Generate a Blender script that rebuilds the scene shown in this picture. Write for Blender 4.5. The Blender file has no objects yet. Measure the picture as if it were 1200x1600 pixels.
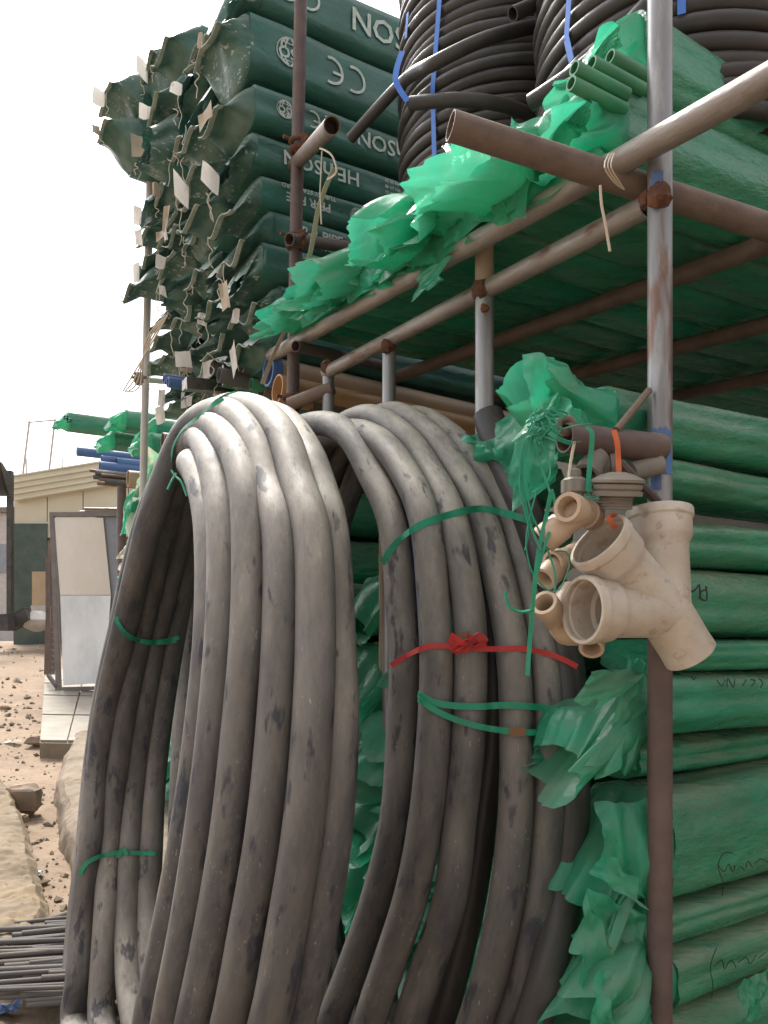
import bpy, math, random
from mathutils import Vector, noise

# ------------------------------------------------------------------ camera, sky, sun, exposure
F, CX, HY, CH = 1230.0, 600.0, 1000.0, 1.5          # focal length in px (1600 px tall), horizon row, eye height
sc = bpy.context.scene
col = sc.collection
cam = bpy.data.cameras.new('camera'); camo = bpy.data.objects.new('camera', cam); col.objects.link(camo)
camo.location = (0, 0, CH); camo.rotation_euler = (math.radians(90), 0, 0)
cam.sensor_fit = 'AUTO'; cam.sensor_width = 36; cam.lens = 36 * F / 1600; cam.shift_y = (HY - 800) / 1600
cam.clip_start = 0.05; cam.clip_end = 2000
sc.camera = camo

SUN_EL, SUN_AZ = math.radians(55), math.radians(-28)    # azimuth from +Y towards +X
world = bpy.data.worlds.new('World'); sc.world = world; world.use_nodes = True
wn = world.node_tree; wn.nodes.clear()
wo = wn.nodes.new('ShaderNodeOutputWorld'); bg = wn.nodes.new('ShaderNodeBackground')
sky = wn.nodes.new('ShaderNodeTexSky'); sky.sky_type = 'NISHITA'; sky.sun_disc = False
sky.sun_elevation = SUN_EL; sky.sun_rotation = SUN_AZ; sky.dust_density = 4.0; sky.air_density = 1.0; sky.ozone_density = 0.6
hs = wn.nodes.new('ShaderNodeHueSaturation'); hs.inputs['Saturation'].default_value = 0.15
wn.links.new(sky.outputs[0], hs.inputs['Color']); wn.links.new(hs.outputs[0], bg.inputs['Color'])
bg.inputs['Strength'].default_value = 0.15
wn.links.new(bg.outputs[0], wo.inputs['Surface'])
sun = bpy.data.lights.new('sun', 'SUN'); suno = bpy.data.objects.new('sun', sun); col.objects.link(suno)
sun.energy = 2.0; sun.angle = math.radians(9); sun.color = (1.0, 0.96, 0.90)
sd = Vector((math.sin(SUN_AZ) * math.cos(SUN_EL), math.cos(SUN_AZ) * math.cos(SUN_EL), math.sin(SUN_EL)))
suno.rotation_euler = sd.to_track_quat('Z', 'Y').to_euler(); suno.location = (-4, 6, 12)
sc.cycles.max_bounces = 6; sc.cycles.diffuse_bounces = 3; sc.cycles.glossy_bounces = 2; sc.cycles.transmission_bounces = 3
sc.view_settings.view_transform = 'Standard'; sc.view_settings.look = 'None'
sc.view_settings.exposure = 1.36; sc.view_settings.gamma = 1.0; sc.view_settings.use_curve_mapping = False

# ------------------------------------------------------------------ coordinates: U runs along the rack front, V into the rack
UX, UY, VX, VY = -0.495, 0.869, 0.869, 0.495
SL = 0.085                                             # the yard climbs along the rack
Ud, Vd, Zd = Vector((UX, UY, 0)), Vector((VX, VY, 0)), Vector((0, 0, 1))
def W(u, v, z): return Vector((UX*u + VX*v, UY*u + VY*v, z))
def at(px, py, Y): return Vector(((px-CX)/F*Y, Y, CH + (HY-py)/F*Y))
def ray(px, py): return (px-CX)/F, (HY-py)/F
def onV(px, py, v, lean=0.0, zc=1.0):
    dx, dz = ray(px, py)
    return at(px, py, (v + lean*(CH-zc)) / (VX*dx + VY - lean*dz))
def onU(px, py, u):
    dx, dz = ray(px, py); return at(px, py, u / (UX*dx + UY))
def gz(u): return SL*u if u < 17 else SL*17 + (u-17)*0.0
def onG(px, py, h=0.0):
    dx, dz = ray(px, py); return at(px, py, (CH-h) / (SL*(UX*dx+UY) - dz))
def uv_of(p): return UX*p.x + UY*p.y, VX*p.x + VY*p.y
def nz(x, y=0.0, z=0.0): return noise.noise(Vector((x, y, z)))

# ------------------------------------------------------------------ mesh collecting
class MB:
    def __init__(s): s.v, s.f, s.m, s.pv = [], [], [], []
    def add(s, vs, fs, mi=0, pv=None):
        o = len(s.v); s.v += [Vector(q) for q in vs]; s.pv += pv if pv else [(q[0], q[1], q[2]) for q in vs]
        s.f += [tuple(i+o for i in q) for q in fs]; s.m += [mi]*len(fs)
        return s
def frames(pts, closed=False):
    n = len(pts); T = []
    for i in range(n):
        a = pts[i-1] if (i > 0 or closed) else pts[i]
        b = pts[(i+1) % n] if (i < n-1 or closed) else pts[i]
        T.append((b-a).normalized())
    up = Vector((0, 0, 1)) if abs(T[0].z) < 0.9 else Vector((1, 0, 0))
    N = (up - T[0]*up.dot(T[0])).normalized(); out = []
    for t in T:
        N = (N - t*N.dot(t))
        N = N.normalized() if N.length > 1e-6 else t.orthogonal().normalized()
        out.append((t, N.copy(), t.cross(N)))
    return out
def tube(mb, pts, r, seg=12, closed=False, hollow=0.0, mi=0, flat=1.0):
    """round pipe along pts; hollow = wall share of the radius gives open ends"""
    pts = [Vector(p) for p in pts]; n = len(pts); fr = frames(pts, closed)
    rr = r if callable(r) else (lambda i: r)
    vs = []; fs = []; pv = []; run = (pts[0].x*7.3+pts[0].y*3.1+pts[0].z*5.7) % 11
    for i, (t, N, B) in enumerate(fr):
        if i: run += (pts[i]-pts[i-1]).length
        for k in range(seg):
            a = 2*math.pi*k/seg
            vs.append(pts[i] + (N*math.cos(a) + B*math.sin(a)*flat)*rr(i)); pv.append((run, math.cos(a)*rr(i), math.sin(a)*rr(i)))
    for i in range(n if closed else n-1):
        j = (i+1) % n
        for k in range(seg):
            l = (k+1) % seg
            fs.append((i*seg+k, i*seg+l, j*seg+l, j*seg+k))
    if not closed:
        for e in (0, n-1):
            t, N, B = fr[e]; sgn = 1 if e == 0 else -1; R = rr(e)
            base = e*seg
            if hollow:
                o = len(vs)
                for dpt in (0.0, 3.5*R):
                    for k in range(seg):
                        a = 2*math.pi*k/seg
                        vs.append(pts[e] + t*sgn*dpt + (N*math.cos(a)+B*math.sin(a))*R*(1-hollow))
                for k in range(seg):
                    l = (k+1) % seg
                    q = [(base+k, o+k, o+l, base+l), (o+k, o+seg+k, o+seg+l, o+l)]
                    fs += q if e == 0 else [z[::-1] for z in q]
                c = tuple(o+seg+k for k in range(seg)); fs.append(c[::-1] if e == 0 else c)
            else:
                c = tuple(base+k for k in range(seg)); fs.append(c[::-1] if e == 0 else c)
    pv += [(run, .3, .3)]*(len(vs)-len(pv))
    return mb.add(vs, fs, mi, pv)
def box(mb, c, ax, ay, az, mi=0):
    """box from centre and three half-axis vectors"""
    c = Vector(c); vs = [c+ax*i+ay*j+az*k for i in (-1, 1) for j in (-1, 1) for k in (-1, 1)]
    return mb.add(vs, [(0,1,3,2),(4,6,7,5),(0,4,5,1),(2,3,7,6),(0,2,6,4),(1,5,7,3)], mi)
def lathe(mb, o, d, prof, seg=32, mi=0):
    o = Vector(o); d = Vector(d).normalized(); N = d.orthogonal().normalized(); B = d.cross(N)
    vs = []; fs = []
    for (h, r) in prof:
        for k in range(seg):
            a = 2*math.pi*k/seg; vs.append(o + d*h + (N*math.cos(a)+B*math.sin(a))*r)
    for i in range(len(prof)-1):
        for k in range(seg):
            l = (k+1) % seg; fs.append((i*seg+k, i*seg+l, (i+1)*seg+l, (i+1)*seg+k))
    return mb.add(vs, fs, mi)
def ribbon(mb, pts, w, side, th=0.0015):
    """flat band along pts, width w along side (vector or list of vectors)"""
    pts = [Vector(p) for p in pts]; n = len(pts); fr = frames(pts); vs = []; fs = []
    for i in range(n):
        s = (side[i] if isinstance(side, (list, tuple)) else side)
        s = (s - fr[i][0]*s.dot(fr[i][0])).normalized(); nn = fr[i][0].cross(s)
        for a, b in ((-1, -1), (1, -1), (1, 1), (-1, 1)): vs.append(pts[i] + s*a*w/2 + nn*b*th/2)
    for i in range(n-1):
        for k in range(4):
            l = (k+1) % 4; fs.append((i*4+k, i*4+l, i*4+4+l, i*4+4+k))
    fs += [(3, 2, 1, 0), tuple((n-1)*4+k for k in range(4))]
    return mb.add(vs, fs)
def spline(P, n, closed=False):
    P = [Vector(p) for p in P]; m = len(P); out = []
    segs = m if closed else m-1
    def g(i): return P[i % m] if closed else P[max(0, min(m-1, i))]
    L = [(g(i+1)-g(i)).length for i in range(segs)]; tot = sum(L)
    for i in range(segs):
        k = max(1, round(n*L[i]/tot)); a, b, c, d = g(i-1), g(i), g(i+1), g(i+2)
        for j in range(k):
            # centripetal Catmull-Rom
            t0 = 0; t1 = max(1e-4, (b-a).length**.5); t2 = t1+max(1e-4, (c-b).length**.5); t3 = t2+max(1e-4, (d-c).length**.5)
            t = t1+(t2-t1)*j/k
            A1 = a*((t1-t)/(t1-t0))+b*((t-t0)/(t1-t0)); A2 = b*((t2-t)/(t2-t1))+c*((t-t1)/(t2-t1)); A3 = c*((t3-t)/(t3-t2))+d*((t-t2)/(t3-t2))
            B1 = A1*((t2-t)/(t2-t0))+A2*((t-t0)/(t2-t0)); B2 = A2*((t3-t)/(t3-t1))+A3*((t-t1)/(t3-t1))
            out.append(B1*((t2-t)/(t2-t1))+B2*((t-t1)/(t2-t1)))
    if not closed: out.append(P[-1])
    return out

ORG = {}
def tag(o, label=None, cat=None, group=None, kind=None):
    if label: o['label'] = label
    if cat: o['category'] = cat
    if group: o['group'] = group
    if kind: o['kind'] = kind
    return o
def thing(name, loc, label, cat, group=None):
    o = bpy.data.objects.new(name, None); col.objects.link(o); o.location = loc; o.empty_display_size = 0.1
    ORG[o] = Vector(loc); return tag(o, label, cat, group)
def obj(name, mb, mats, parent=None, loc=None, smooth=True, label=None):
    """one mesh object; vertices are given in world space"""
    org = ORG[parent] if parent else Vector(loc if loc else (0, 0, 0))
    me = bpy.data.meshes.new(name); me.from_pydata([v-org for v in mb.v], [], mb.f); me.update()
    at_ = me.attributes.new('pv', 'FLOAT_VECTOR', 'POINT'); at_.data.foreach_set('vector', [c for q in mb.pv for c in q])
    mats = mats if isinstance(mats, (list, tuple)) else [mats]
    for m in mats: me.materials.append(m)
    if len(mats) > 1: me.polygons.foreach_set('material_index', mb.m)
    if smooth:
        me.shade_smooth()
        try: me.set_sharp_from_angle(angle=math.radians(smooth if smooth is not True else 40))
        except Exception: pass
    o = bpy.data.objects.new(name, me); col.objects.link(o)
    if parent: o.parent = parent; ORG[o] = org
    else: o.location = org; ORG[o] = org
    if label: o['label'] = label
    return o

# ------------------------------------------------------------------ materials
MATS = {}
def mat(name, base, base2=None, rough=0.6, nscale=6.0, dust=None, damt=0.0, dup=0.0, dscale=4.0, metal=0.0,
        bump=0.0, bscale=40.0, transl=0.0, spots=None, spamt=0.0, spscale=25.0, spec=0.4, stretch=(1, 1, 1), ntr=(0.35, 0.65), specks=None, rotz=0.0, blotch=None, transp=0.0, along=False):
    m = bpy.data.materials.new(name); m.use_nodes = True; nt = m.node_tree; N = nt.nodes; L = nt.links
    bs = N['Principled BSDF']; out = N['Material Output']
    tc = N.new('ShaderNodeTexCoord'); mp = N.new('ShaderNodeMapping'); mp.inputs['Scale'].default_value = stretch; mp.inputs['Rotation'].default_value = (0, 0, rotz)
    if along:
        an = N.new('ShaderNodeAttribute'); an.attribute_name = 'pv'; L.new(an.outputs['Vector'], mp.inputs['Vector'])
    else: L.new(tc.outputs['Object'], mp.inputs['Vector'])
    oi = N.new('ShaderNodeObjectInfo'); vadd = N.new('ShaderNodeVectorMath'); vadd.operation = 'ADD'
    sca = N.new('ShaderNodeVectorMath'); sca.operation = 'SCALE'; sca.inputs[3].default_value = 37.0
    cmb = N.new('ShaderNodeCombineXYZ')
    for k in range(3): L.new(oi.outputs['Random'], cmb.inputs[k])
    L.new(cmb.outputs[0], sca.inputs[0]); L.new(mp.outputs[0], vadd.inputs[0]); L.new(sca.outputs[0], vadd.inputs[1])
    vec = vadd.outputs[0]
    def noi(scale, det=5, lo=0.35, hi=0.65, rg=0.6):
        n = N.new('ShaderNodeTexNoise'); n.inputs['Scale'].default_value = scale; n.inputs['Detail'].default_value = det
        n.inputs['Roughness'].default_value = rg; L.new(vec, n.inputs['Vector'])
        r = N.new('ShaderNodeMapRange'); r.inputs[1].default_value = lo; r.inputs[2].default_value = hi
        L.new(n.outputs[0], r.inputs[0]); return r.outputs[0], n.outputs[0]
    def mix(fac, a, b):
        x = N.new('ShaderNodeMix'); x.data_type = 'RGBA'
        for s, val in ((x.inputs[0], fac), (x.inputs[6], a), (x.inputs[7], b)):
            if hasattr(val, 'links'): L.new(val, s)
            elif isinstance(val, tuple): s.default_value = (*val, 1)
            else: s.default_value = val
        return x.outputs[2]
    def mth(op, a, b=None):
        x = N.new('ShaderNodeMath'); x.operation = op; x.use_clamp = op in ('MULTIPLY', 'ADD') and False
        for s, val in ((x.inputs[0], a), (x.inputs[1], b)):
            if val is None: continue
            if hasattr(val, 'links'): L.new(val, s)
            else: s.default_value = val
        return x.outputs[0]
    c = base
    if base2: f, _ = noi(nscale, 6, *ntr); c = mix(f, base, base2)
    if dust:
        f, _ = noi(dscale, 8, 0.3, 0.7, 0.7)
        if dup:
            g = N.new('ShaderNodeNewGeometry'); sx = N.new('ShaderNodeSeparateXYZ'); L.new(g.outputs['Normal'], sx.inputs[0])
            u = N.new('ShaderNodeMapRange'); u.inputs[1].default_value = 0.0; u.inputs[2].default_value = 0.98; u.inputs[4].default_value = dup
            L.new(sx.outputs[2], u.inputs[0])
            tot = mth('ADD', mth('MULTIPLY', f, damt), mth('MULTIPLY', u.outputs[0], mth('ADD', f, 0.4)))
        else: tot = mth('MULTIPLY', f, damt)
        mn = mth('MINIMUM', tot, 0.95); c = mix(mn, c, dust)
    if spots: f, _ = noi(spscale, 3, 0.59, 0.66); c = mix(mth('MULTIPLY', f, spamt), c, spots)
    if blotch:
        f, _ = noi(20, 7, 0.50, 0.72, 0.75); c = mix(mth('MULTIPLY', f, 0.75), c, blotch)
    if specks:
        f, _ = noi(95, 2, 0.665, 0.72); g2, _ = noi(7, 3, 0.45, 0.65); c = mix(mth('MULTIPLY', mth('MULTIPLY', f, g2), 0.55), c, specks)
    if hasattr(c, 'links'): L.new(c, bs.inputs['Base Color'])
    else: bs.inputs['Base Color'].default_value = (*c, 1)
    rf, _ = noi(nscale*2.3, 4, 0.3, 0.7)
    rm = N.new('ShaderNodeMapRange'); rm.inputs[3].default_value = max(0.05, rough-0.12); rm.inputs[4].default_value = min(1, rough+0.12)
    L.new(rf, rm.inputs[0]); L.new(rm.outputs[0], bs.inputs['Roughness'])
    bs.inputs['Metallic'].default_value = metal; bs.inputs['Specular IOR Level'].default_value = spec
    if bump:
        _, h = noi(bscale, 6); b = N.new('ShaderNodeBump'); b.inputs['Strength'].default_value = bump; b.inputs['Distance'].default_value = 0.01
        L.new(h, b.inputs['Height']); L.new(b.outputs[0], bs.inputs['Normal'])
    if transl:
        tr = N.new('ShaderNodeBsdfTranslucent'); ms = N.new('ShaderNodeMixShader'); ms.inputs[0].default_value = transl
        if hasattr(c, 'links'): L.new(c, tr.inputs['Color'])
        else: tr.inputs['Color'].default_value = (*c, 1)
        L.new(bs.outputs[0], ms.inputs[1]); L.new(tr.outputs[0], ms.inputs[2]); L.new(ms.outputs[0], out.inputs['Surface'])
        if transp:
            tp = N.new('ShaderNodeBsdfTransparent'); tp.inputs[0].default_value = (.45, 1, .7, 1); m2 = N.new('ShaderNodeMixShader'); m2.inputs[0].default_value = transp
            L.new(ms.outputs[0], m2.inputs[1]); L.new(tp.outputs[0], m2.inputs[2]); L.new(m2.outputs[0], out.inputs['Surface'])
    MATS[name] = m; return m

DUST = (0.34, 0.28, 0.215)
M_hdpe = mat('dusty_black_pipe', (0.034, 0.036, 0.045), (0.085, 0.079, 0.075), 0.6, 9.0, (0.50, 0.45, 0.385), 0.11, 1.0, 7, bump=0.15, bscale=60, spots=(0.024, 0.028, 0.046), spamt=0.75, spscale=15, specks=(0.48, 0.44, 0.40), blotch=(0.16, 0.143, 0.124), spec=0.3, along=True, stretch=(0.55, 1.5, 1.5))
M_hdpe2 = mat('clean_black_pipe', (0.014, 0.014, 0.017), (0.03, 0.029, 0.03), 0.42, 5, (0.30, 0.26, 0.22), 0.16, 0.12, 9, bump=0.1, bscale=60, along=True, stretch=(0.25, 1.5, 1.5), specks=(0.30, 0.27, 0.24))
M_coil = mat('black_coil_pipe', (0.022, 0.021, 0.022), (0.045, 0.040, 0.038), 0.42, 5, (0.26, 0.225, 0.195), 0.08, 0.28, 6, bump=0.1, bscale=90)
M_blue_line = mat('blue_stripe', (0.02, 0.05, 0.35), rough=0.5)
RZ0 = -math.atan2(VY, VX)
GREEN, GREEN2 = (0.004, 0.25, 0.130), (0.003, 0.15, 0.078)
RZ = -math.atan2(VY, VX)
M_green = mat('green_wrap', GREEN, GREEN2, 0.29, 3.5, (0.28, 0.265, 0.185), 0.24, 0.46, 2.6, bump=1.0, bscale=11, stretch=(0.35, 1.6, 2.6), rotz=RZ, spec=0.55, blotch=(0.006, 0.20, 0.12))
M_film = mat('green_film', (0.016, 0.52, 0.30), (0.012, 0.40, 0.225), 0.20, 5, (0.40, 0.43, 0.34), 0.30, 0.28, 5, bump=0.5, bscale=24, transl=0.5, spec=0.7, transp=0.10)
M_greenpipe = mat('green_plastic_pipe', (0.03, 0.26, 0.12), (0.04, 0.20, 0.10), 0.4, 8, DUST, 0.15, 0.2)
BAG = (0.010, 0.080, 0.058)
M_bag = mat('dark_green_bag', BAG, (0.018, 0.125, 0.095), 0.36, 5, (0.30, 0.32, 0.28), 0.14, 0.22, 4, bump=0.9, bscale=7, spec=0.5, rotz=RZ0, stretch=(0.5, 1.5, 2.0))
M_print = mat('pale_print', (0.52, 0.56, 0.50), (0.36, 0.42, 0.38), 0.5, 30)
M_paper = mat('white_tag', (0.72, 0.68, 0.64), (0.60, 0.55, 0.50), 0.7, 9, transl=0.3)
M_kraft = mat('tan_tape', (0.50, 0.42, 0.32), (0.40, 0.33, 0.25), 0.7, 9)
M_string = mat('pale_string', (0.55, 0.50, 0.40), rough=0.8)
M_galv = mat('galvanised_steel', (0.30, 0.31, 0.33), (0.20, 0.20, 0.21), 0.42, 9, (0.30, 0.22, 0.15), 0.25, 0.1, 5, metal=0.55, bump=0.1, bscale=60, stretch=(0.25, 1.3, 1.3), spots=(0.16, 0.07, 0.035), spamt=0.75, spscale=11, blotch=(0.42, 0.42, 0.42), along=True)
M_rust = mat('rusty_steel', (0.135, 0.092, 0.075), (0.075, 0.052, 0.045), 0.62, 10, (0.30, 0.22, 0.16), 0.35, 0.45, 6, metal=0.1, bump=0.25, bscale=60)
M_rustbr = mat('dusty_brown_steel', (0.25, 0.215, 0.19), (0.15, 0.115, 0.10), 0.45, 7, (0.42, 0.37, 0.32), 0.3, 0.5, 6, metal=0.25, bump=0.2, bscale=60, spots=(0.13, 0.06, 0.035), spamt=0.8, spscale=14, blotch=(0.33, 0.31, 0.29), along=True, stretch=(0.5, 1.4, 1.4))
M_darkrust = mat('dark_brown_steel', (0.10, 0.062, 0.055), (0.07, 0.045, 0.045), 0.6, 10, (0.26, 0.2, 0.17), 0.3, 0.2, 6, bump=0.15)
M_weld = mat('rust_lump', (0.16, 0.065, 0.03), (0.07, 0.035, 0.025), 0.85, 40, bump=0.6, bscale=90)
M_bluepaint = mat('blue_paint', (0.035, 0.14, 0.42), (0.06, 0.20, 0.46), 0.5, 20, (0.16, 0.09, 0.06), 0.6, 0, 26, bump=0.3)
M_tan = mat('tan_drain_pipe', (0.44, 0.30, 0.19), (0.34, 0.24, 0.16), 0.5, 4, DUST, 0.3, 0.35, 5, bump=0.05)
M_orange = mat('orange_drain_pipe', (0.56, 0.28, 0.10), (0.46, 0.24, 0.10), 0.45, 4, DUST, 0.25, 0.2, 5)
M_brownp = mat('brown_pipe', (0.17, 0.105, 0.08), (0.12, 0.075, 0.06), 0.5, 6, DUST, 0.25, 0.3)
M_greyp = mat('grey_pipe', (0.095, 0.097, 0.105), (0.06, 0.062, 0.068), 0.75, 8, DUST, 0.3, 0.1, spec=0.12)
M_bluep = mat('blue_pipe', (0.045, 0.12, 0.33), (0.06, 0.15, 0.36), 0.4, 6, DUST, 0.15, 0.25)
M_navyp = mat('navy_pipe', (0.015, 0.025, 0.07), (0.02, 0.03, 0.09), 0.4, 6, DUST, 0.15, 0.15)
M_beige = mat('beige_fitting', (0.62, 0.57, 0.50), (0.53, 0.47, 0.39), 0.42, 7, (0.27, 0.18, 0.11), 0.55, 0.08, 9, bump=0.06, bscale=50, spots=(0.22, 0.12, 0.06), spamt=0.35, spscale=30, spec=0.5)
M_beige2 = mat('tan_fitting', (0.55, 0.43, 0.32), (0.47, 0.35, 0.25), 0.45, 9, (0.34, 0.20, 0.11), 0.4, 0, 8, bump=0.08, bscale=50)
M_greyfit = mat('grey_fitting', (0.19, 0.175, 0.155), (0.13, 0.12, 0.105), 0.55, 9, DUST, 0.4, 0.3, 8)
M_strapg = mat('green_strap', (0.006, 0.35, 0.20), (0.01, 0.27, 0.16), 0.4, 20, DUST, 0.12, 0.1, 12, transl=0.2)
M_strapr = mat('red_strap', (0.62, 0.055, 0.05), (0.5, 0.05, 0.05), 0.4, 20, transl=0.15)
M_strapo = mat('orange_strap', (0.70, 0.17, 0.06), (0.55, 0.12, 0.05), 0.45, 20, transl=0.2)
M_strapb = mat('blue_strap', (0.07, 0.20, 0.68), (0.10, 0.26, 0.72), 0.4, 20, transl=0.15)
M_clip = mat('steel_clip', (0.20, 0.11, 0.06), rough=0.5, metal=0.5)
M_ink = mat('black_ink', (0.012, 0.014, 0.014), rough=0.6)
M_dirt = mat('dirt_ground', (0.27, 0.20, 0.145), (0.19, 0.14, 0.10), 0.95, 1.5, (0.36, 0.28, 0.205), 0.5, 0, 6, bump=1.0, bscale=12, spec=0.1, blotch=(0.14, 0.10, 0.075))
M_conc = mat('worn_concrete', (0.235, 0.185, 0.14), (0.165, 0.13, 0.098), 0.9, 3.5, (0.29, 0.235, 0.18), 0.5, 0, 4, bump=0.8, bscale=12, spec=0.15, blotch=(0.26, 0.205, 0.155))
M_kerb = mat('sandy_kerb', (0.25, 0.185, 0.11), (0.17, 0.13, 0.092), 0.9, 3.5, (0.23, 0.185, 0.14), 0.6, 0, 3, bump=0.8, bscale=12, spec=0.15, blotch=(0.26, 0.20, 0.14))
M_slab = mat('pale_paving', (0.28, 0.25, 0.205), (0.22, 0.195, 0.16), 0.75, 3, (0.25, 0.20, 0.15), 0.4, 0, 4, bump=0.1)
M_rock = mat('brown_rock', (0.33, 0.24, 0.175), (0.22, 0.165, 0.125), 0.9, 6, bump=0.6, bscale=20, spec=0.15)
M_cream = mat('cream_sheet', (0.58, 0.53, 0.41), (0.54, 0.485, 0.37), 0.7, 1.5, (0.42, 0.35, 0.24), 0.25, 0, 2)
M_creamd = mat('cream_roof_sheet', (0.62, 0.59, 0.47), (0.57, 0.53, 0.41), 0.6, 2)
M_tarp = mat('dark_green_tarp', (0.030, 0.058, 0.050), (0.045, 0.075, 0.062), 0.6, 2, DUST, 0.15, 0, 3, bump=0.5, bscale=6)
M_ply = mat('plain_board', (0.42, 0.31, 0.19), (0.36, 0.26, 0.16), 0.7, 4)
M_tile_b = mat('beige_tile', (0.66, 0.59, 0.52), (0.72, 0.66, 0.60), 0.3, 2.2, stretch=(1, 1, 0.4))
M_tile_w = mat('white_marble_tile', (0.80, 0.81, 0.83), (0.56, 0.58, 0.61), 0.25, 1.6, stretch=(1.6, 1.0, 0.8), ntr=(0.45, 0.75))
M_tile_g = mat('grey_tile', (0.22, 0.23, 0.26), (0.26, 0.27, 0.30), 0.35, 3)
M_frame = mat('grey_frame', (0.15, 0.13, 0.125), (0.20, 0.17, 0.16), 0.5, 8)
M_black = mat('black_plastic', (0.02, 0.02, 0.022), (0.035, 0.033, 0.033), 0.5, 8, DUST, 0.15, 0.2)
M_pale = mat('pale_steel', (0.50, 0.46, 0.43), (0.42, 0.38, 0.36), 0.6, 6)
M_net = mat('pale_green_film', (0.20, 0.55, 0.33), (0.60, 0.60, 0.45), 0.5, 11, transl=0.3, ntr=(0.42, 0.58))
M_litter = mat('clear_litter', (0.6, 0.6, 0.6), (0.7, 0.7, 0.7), 0.25, 20)
M_rope = mat('brown_rope', (0.24, 0.17, 0.11), (0.16, 0.11, 0.07), 0.9, 60, bump=0.8, bscale=120)
M_wall = mat('grey_block_wall', (0.30, 0.27, 0.24), (0.24, 0.22, 0.20), 0.9, 3, bump=0.3)

# ------------------------------------------------------------------ the setting: ground sheet, bank, slab
GULLY = [(*uv_of(onG(x, y)), r, .06) for x, y, r in ((50, 1240, .5), (65, 1300, .4), (80, 1370, .35), (105, 1450, .3), (30, 1190, .5))]
def ground_h(u, v):
    """height of the bare ground at rack coordinates"""
    z = gz(u) if u > -3 else gz(-3)
    for (gu, gv, gr_, gd) in GULLY:
        z -= gd*math.exp(-((u-gu)**2+(v-gv)**2)/gr_**2)
    z += 0.030*nz(u*1.6, v*1.6, 5) + 0.016*nz(u*5, v*5, 9) + 0.007*nz(u*14, v*14, 2)
    return z
def axis(lo, hi, fine_lo, fine_hi, fine):
    a = []; x = fine_lo
    while x <= fine_hi: a.append(x); x += fine
    s = fine; x = fine_hi
    while x < hi: s *= 1.35; x += s; a.append(x)
    s = fine; x = fine_lo
    while x > lo: s *= 1.35; x -= s; a.insert(0, x)
    return a
us = axis(-60, 900, 0.6, 10, 0.045); vs_ = axis(-700, 700, -2.6, 2.0, 0.045)
mb = MB(); nv = len(vs_); vv = []
for u in us:
    for v in vs_:
        vv.append(W(u, v, ground_h(u, v) if -4 < u < 30 and -20 < v < 20 else gz(max(u, -3))))
ff = [(i*nv+j, i*nv+j+1, (i+1)*nv+j+1, (i+1)*nv+j) for i in range(len(us)-1) for j in range(nv-1)]
mb.add(vv, ff); tag(obj('ground', mb, M_dirt), kind='structure')

m = MB(); box(m, Vector((4.0, -3.2, 2.6)), Vector((6.5, 0, 0)), Vector((0, .15, 0)), Vector((0, 0, 3.0)))  # unseen wall added behind the camera to shade the near side
tag(obj('added_shade_wall', m, mat('shade_wall_grey', (0.30, 0.285, 0.27), (0.24, 0.23, 0.22), 0.9, 2), smooth=False), kind='structure')
# plastered bank sloping up from the gully, raised slab with paving
def lump(mb, path, prof, n=40, jit=0.015, seed=0):
    """sweep a profile (offset along V, height) along control points in (u, v)"""
    fine = []
    for (a0, b0), (a1, b1) in zip(prof, prof[1:]): fine += [(a0+(a1-a0)*t/4, b0+(b1-b0)*t/4) for t in range(4)]
    prof = fine+[prof[-1]]
    pts = spline([Vector((a, b, 0)) for a, b in path], n); m = len(prof); vs = []
    for i, p in enumerate(pts):
        a = pts[max(0, i-1)]; b = pts[min(len(pts)-1, i+1)]; t = (b-a).normalized(); nn = Vector((-t.y, t.x, 0))
        for k, (o, h) in enumerate(prof):
            q = p + nn*o; c = Vector((q.x, q.y, h+seed))
            j = jit*(1.6*nz(c.x*2.3, c.y*2.3, c.z*2.3)+.8*nz(c.x*7, c.y*7, c.z*7)+.55*(abs(nz(c.x*15, c.y*15, c.z*15))*2-.5)+.35*nz(c.x*36, c.y*36, c.z*36))
            q = q+nn*jit*(1.4*nz(c.x*3.1, c.y*3.1+5, c.z*3.1)+.7*nz(c.x*11, c.y*11+5, c.z*11))
            vs.append(W(q.x, q.y, gz(q.x)+h+j))
    fs = [(i*m+k, i*m+k+1, (i+1)*m+k+1, (i+1)*m+k) for i in range(len(pts)-1) for k in range(m-1)]
    fs += [tuple(range(m))[::-1], tuple((len(pts)-1)*m+k for k in range(m))]
    return mb.add(vs, fs)
def guv(px, py, h=0.0): return uv_of(onG(px, py, h))
kb = MB(); half = [(.19, -.2), (.185, -.05), (.17, .04), (.155, .085), (.12, .115), (.07, .125), (.02, .12), (-.04, .125), (-.10, .12), (-.15, .11), (-.19, .06), (-.2, -.2)]
lump(kb, [guv(-60, 1225), guv(-26, 1290), guv(-14, 1350), guv(-4, 1420), guv(-10, 1480), guv(-50, 1540)], half, 220, 0.020, 3)
tag(obj('kerb', kb, M_kerb, smooth=28), kind='structure')
bk = MB(); A = [guv(160, 1165), guv(150, 1230), guv(182, 1320), guv(220, 1400), guv(250, 1460)]
lump(bk, A, [(0.27, -0.25), (0.265, -.08), (.25, 0.0), (0.235, 0.07), (.20, .115), (0.15, 0.13), (.08, .135), (0.0, .14), (-.08, .145), (-0.16, 0.15), (-.3, .15), (-0.5, 0.15), (-0.55, -0.2)], 220, 0.017, 8)
tag(obj('bank', bk, M_conc, smooth=28), kind='structure')

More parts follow.
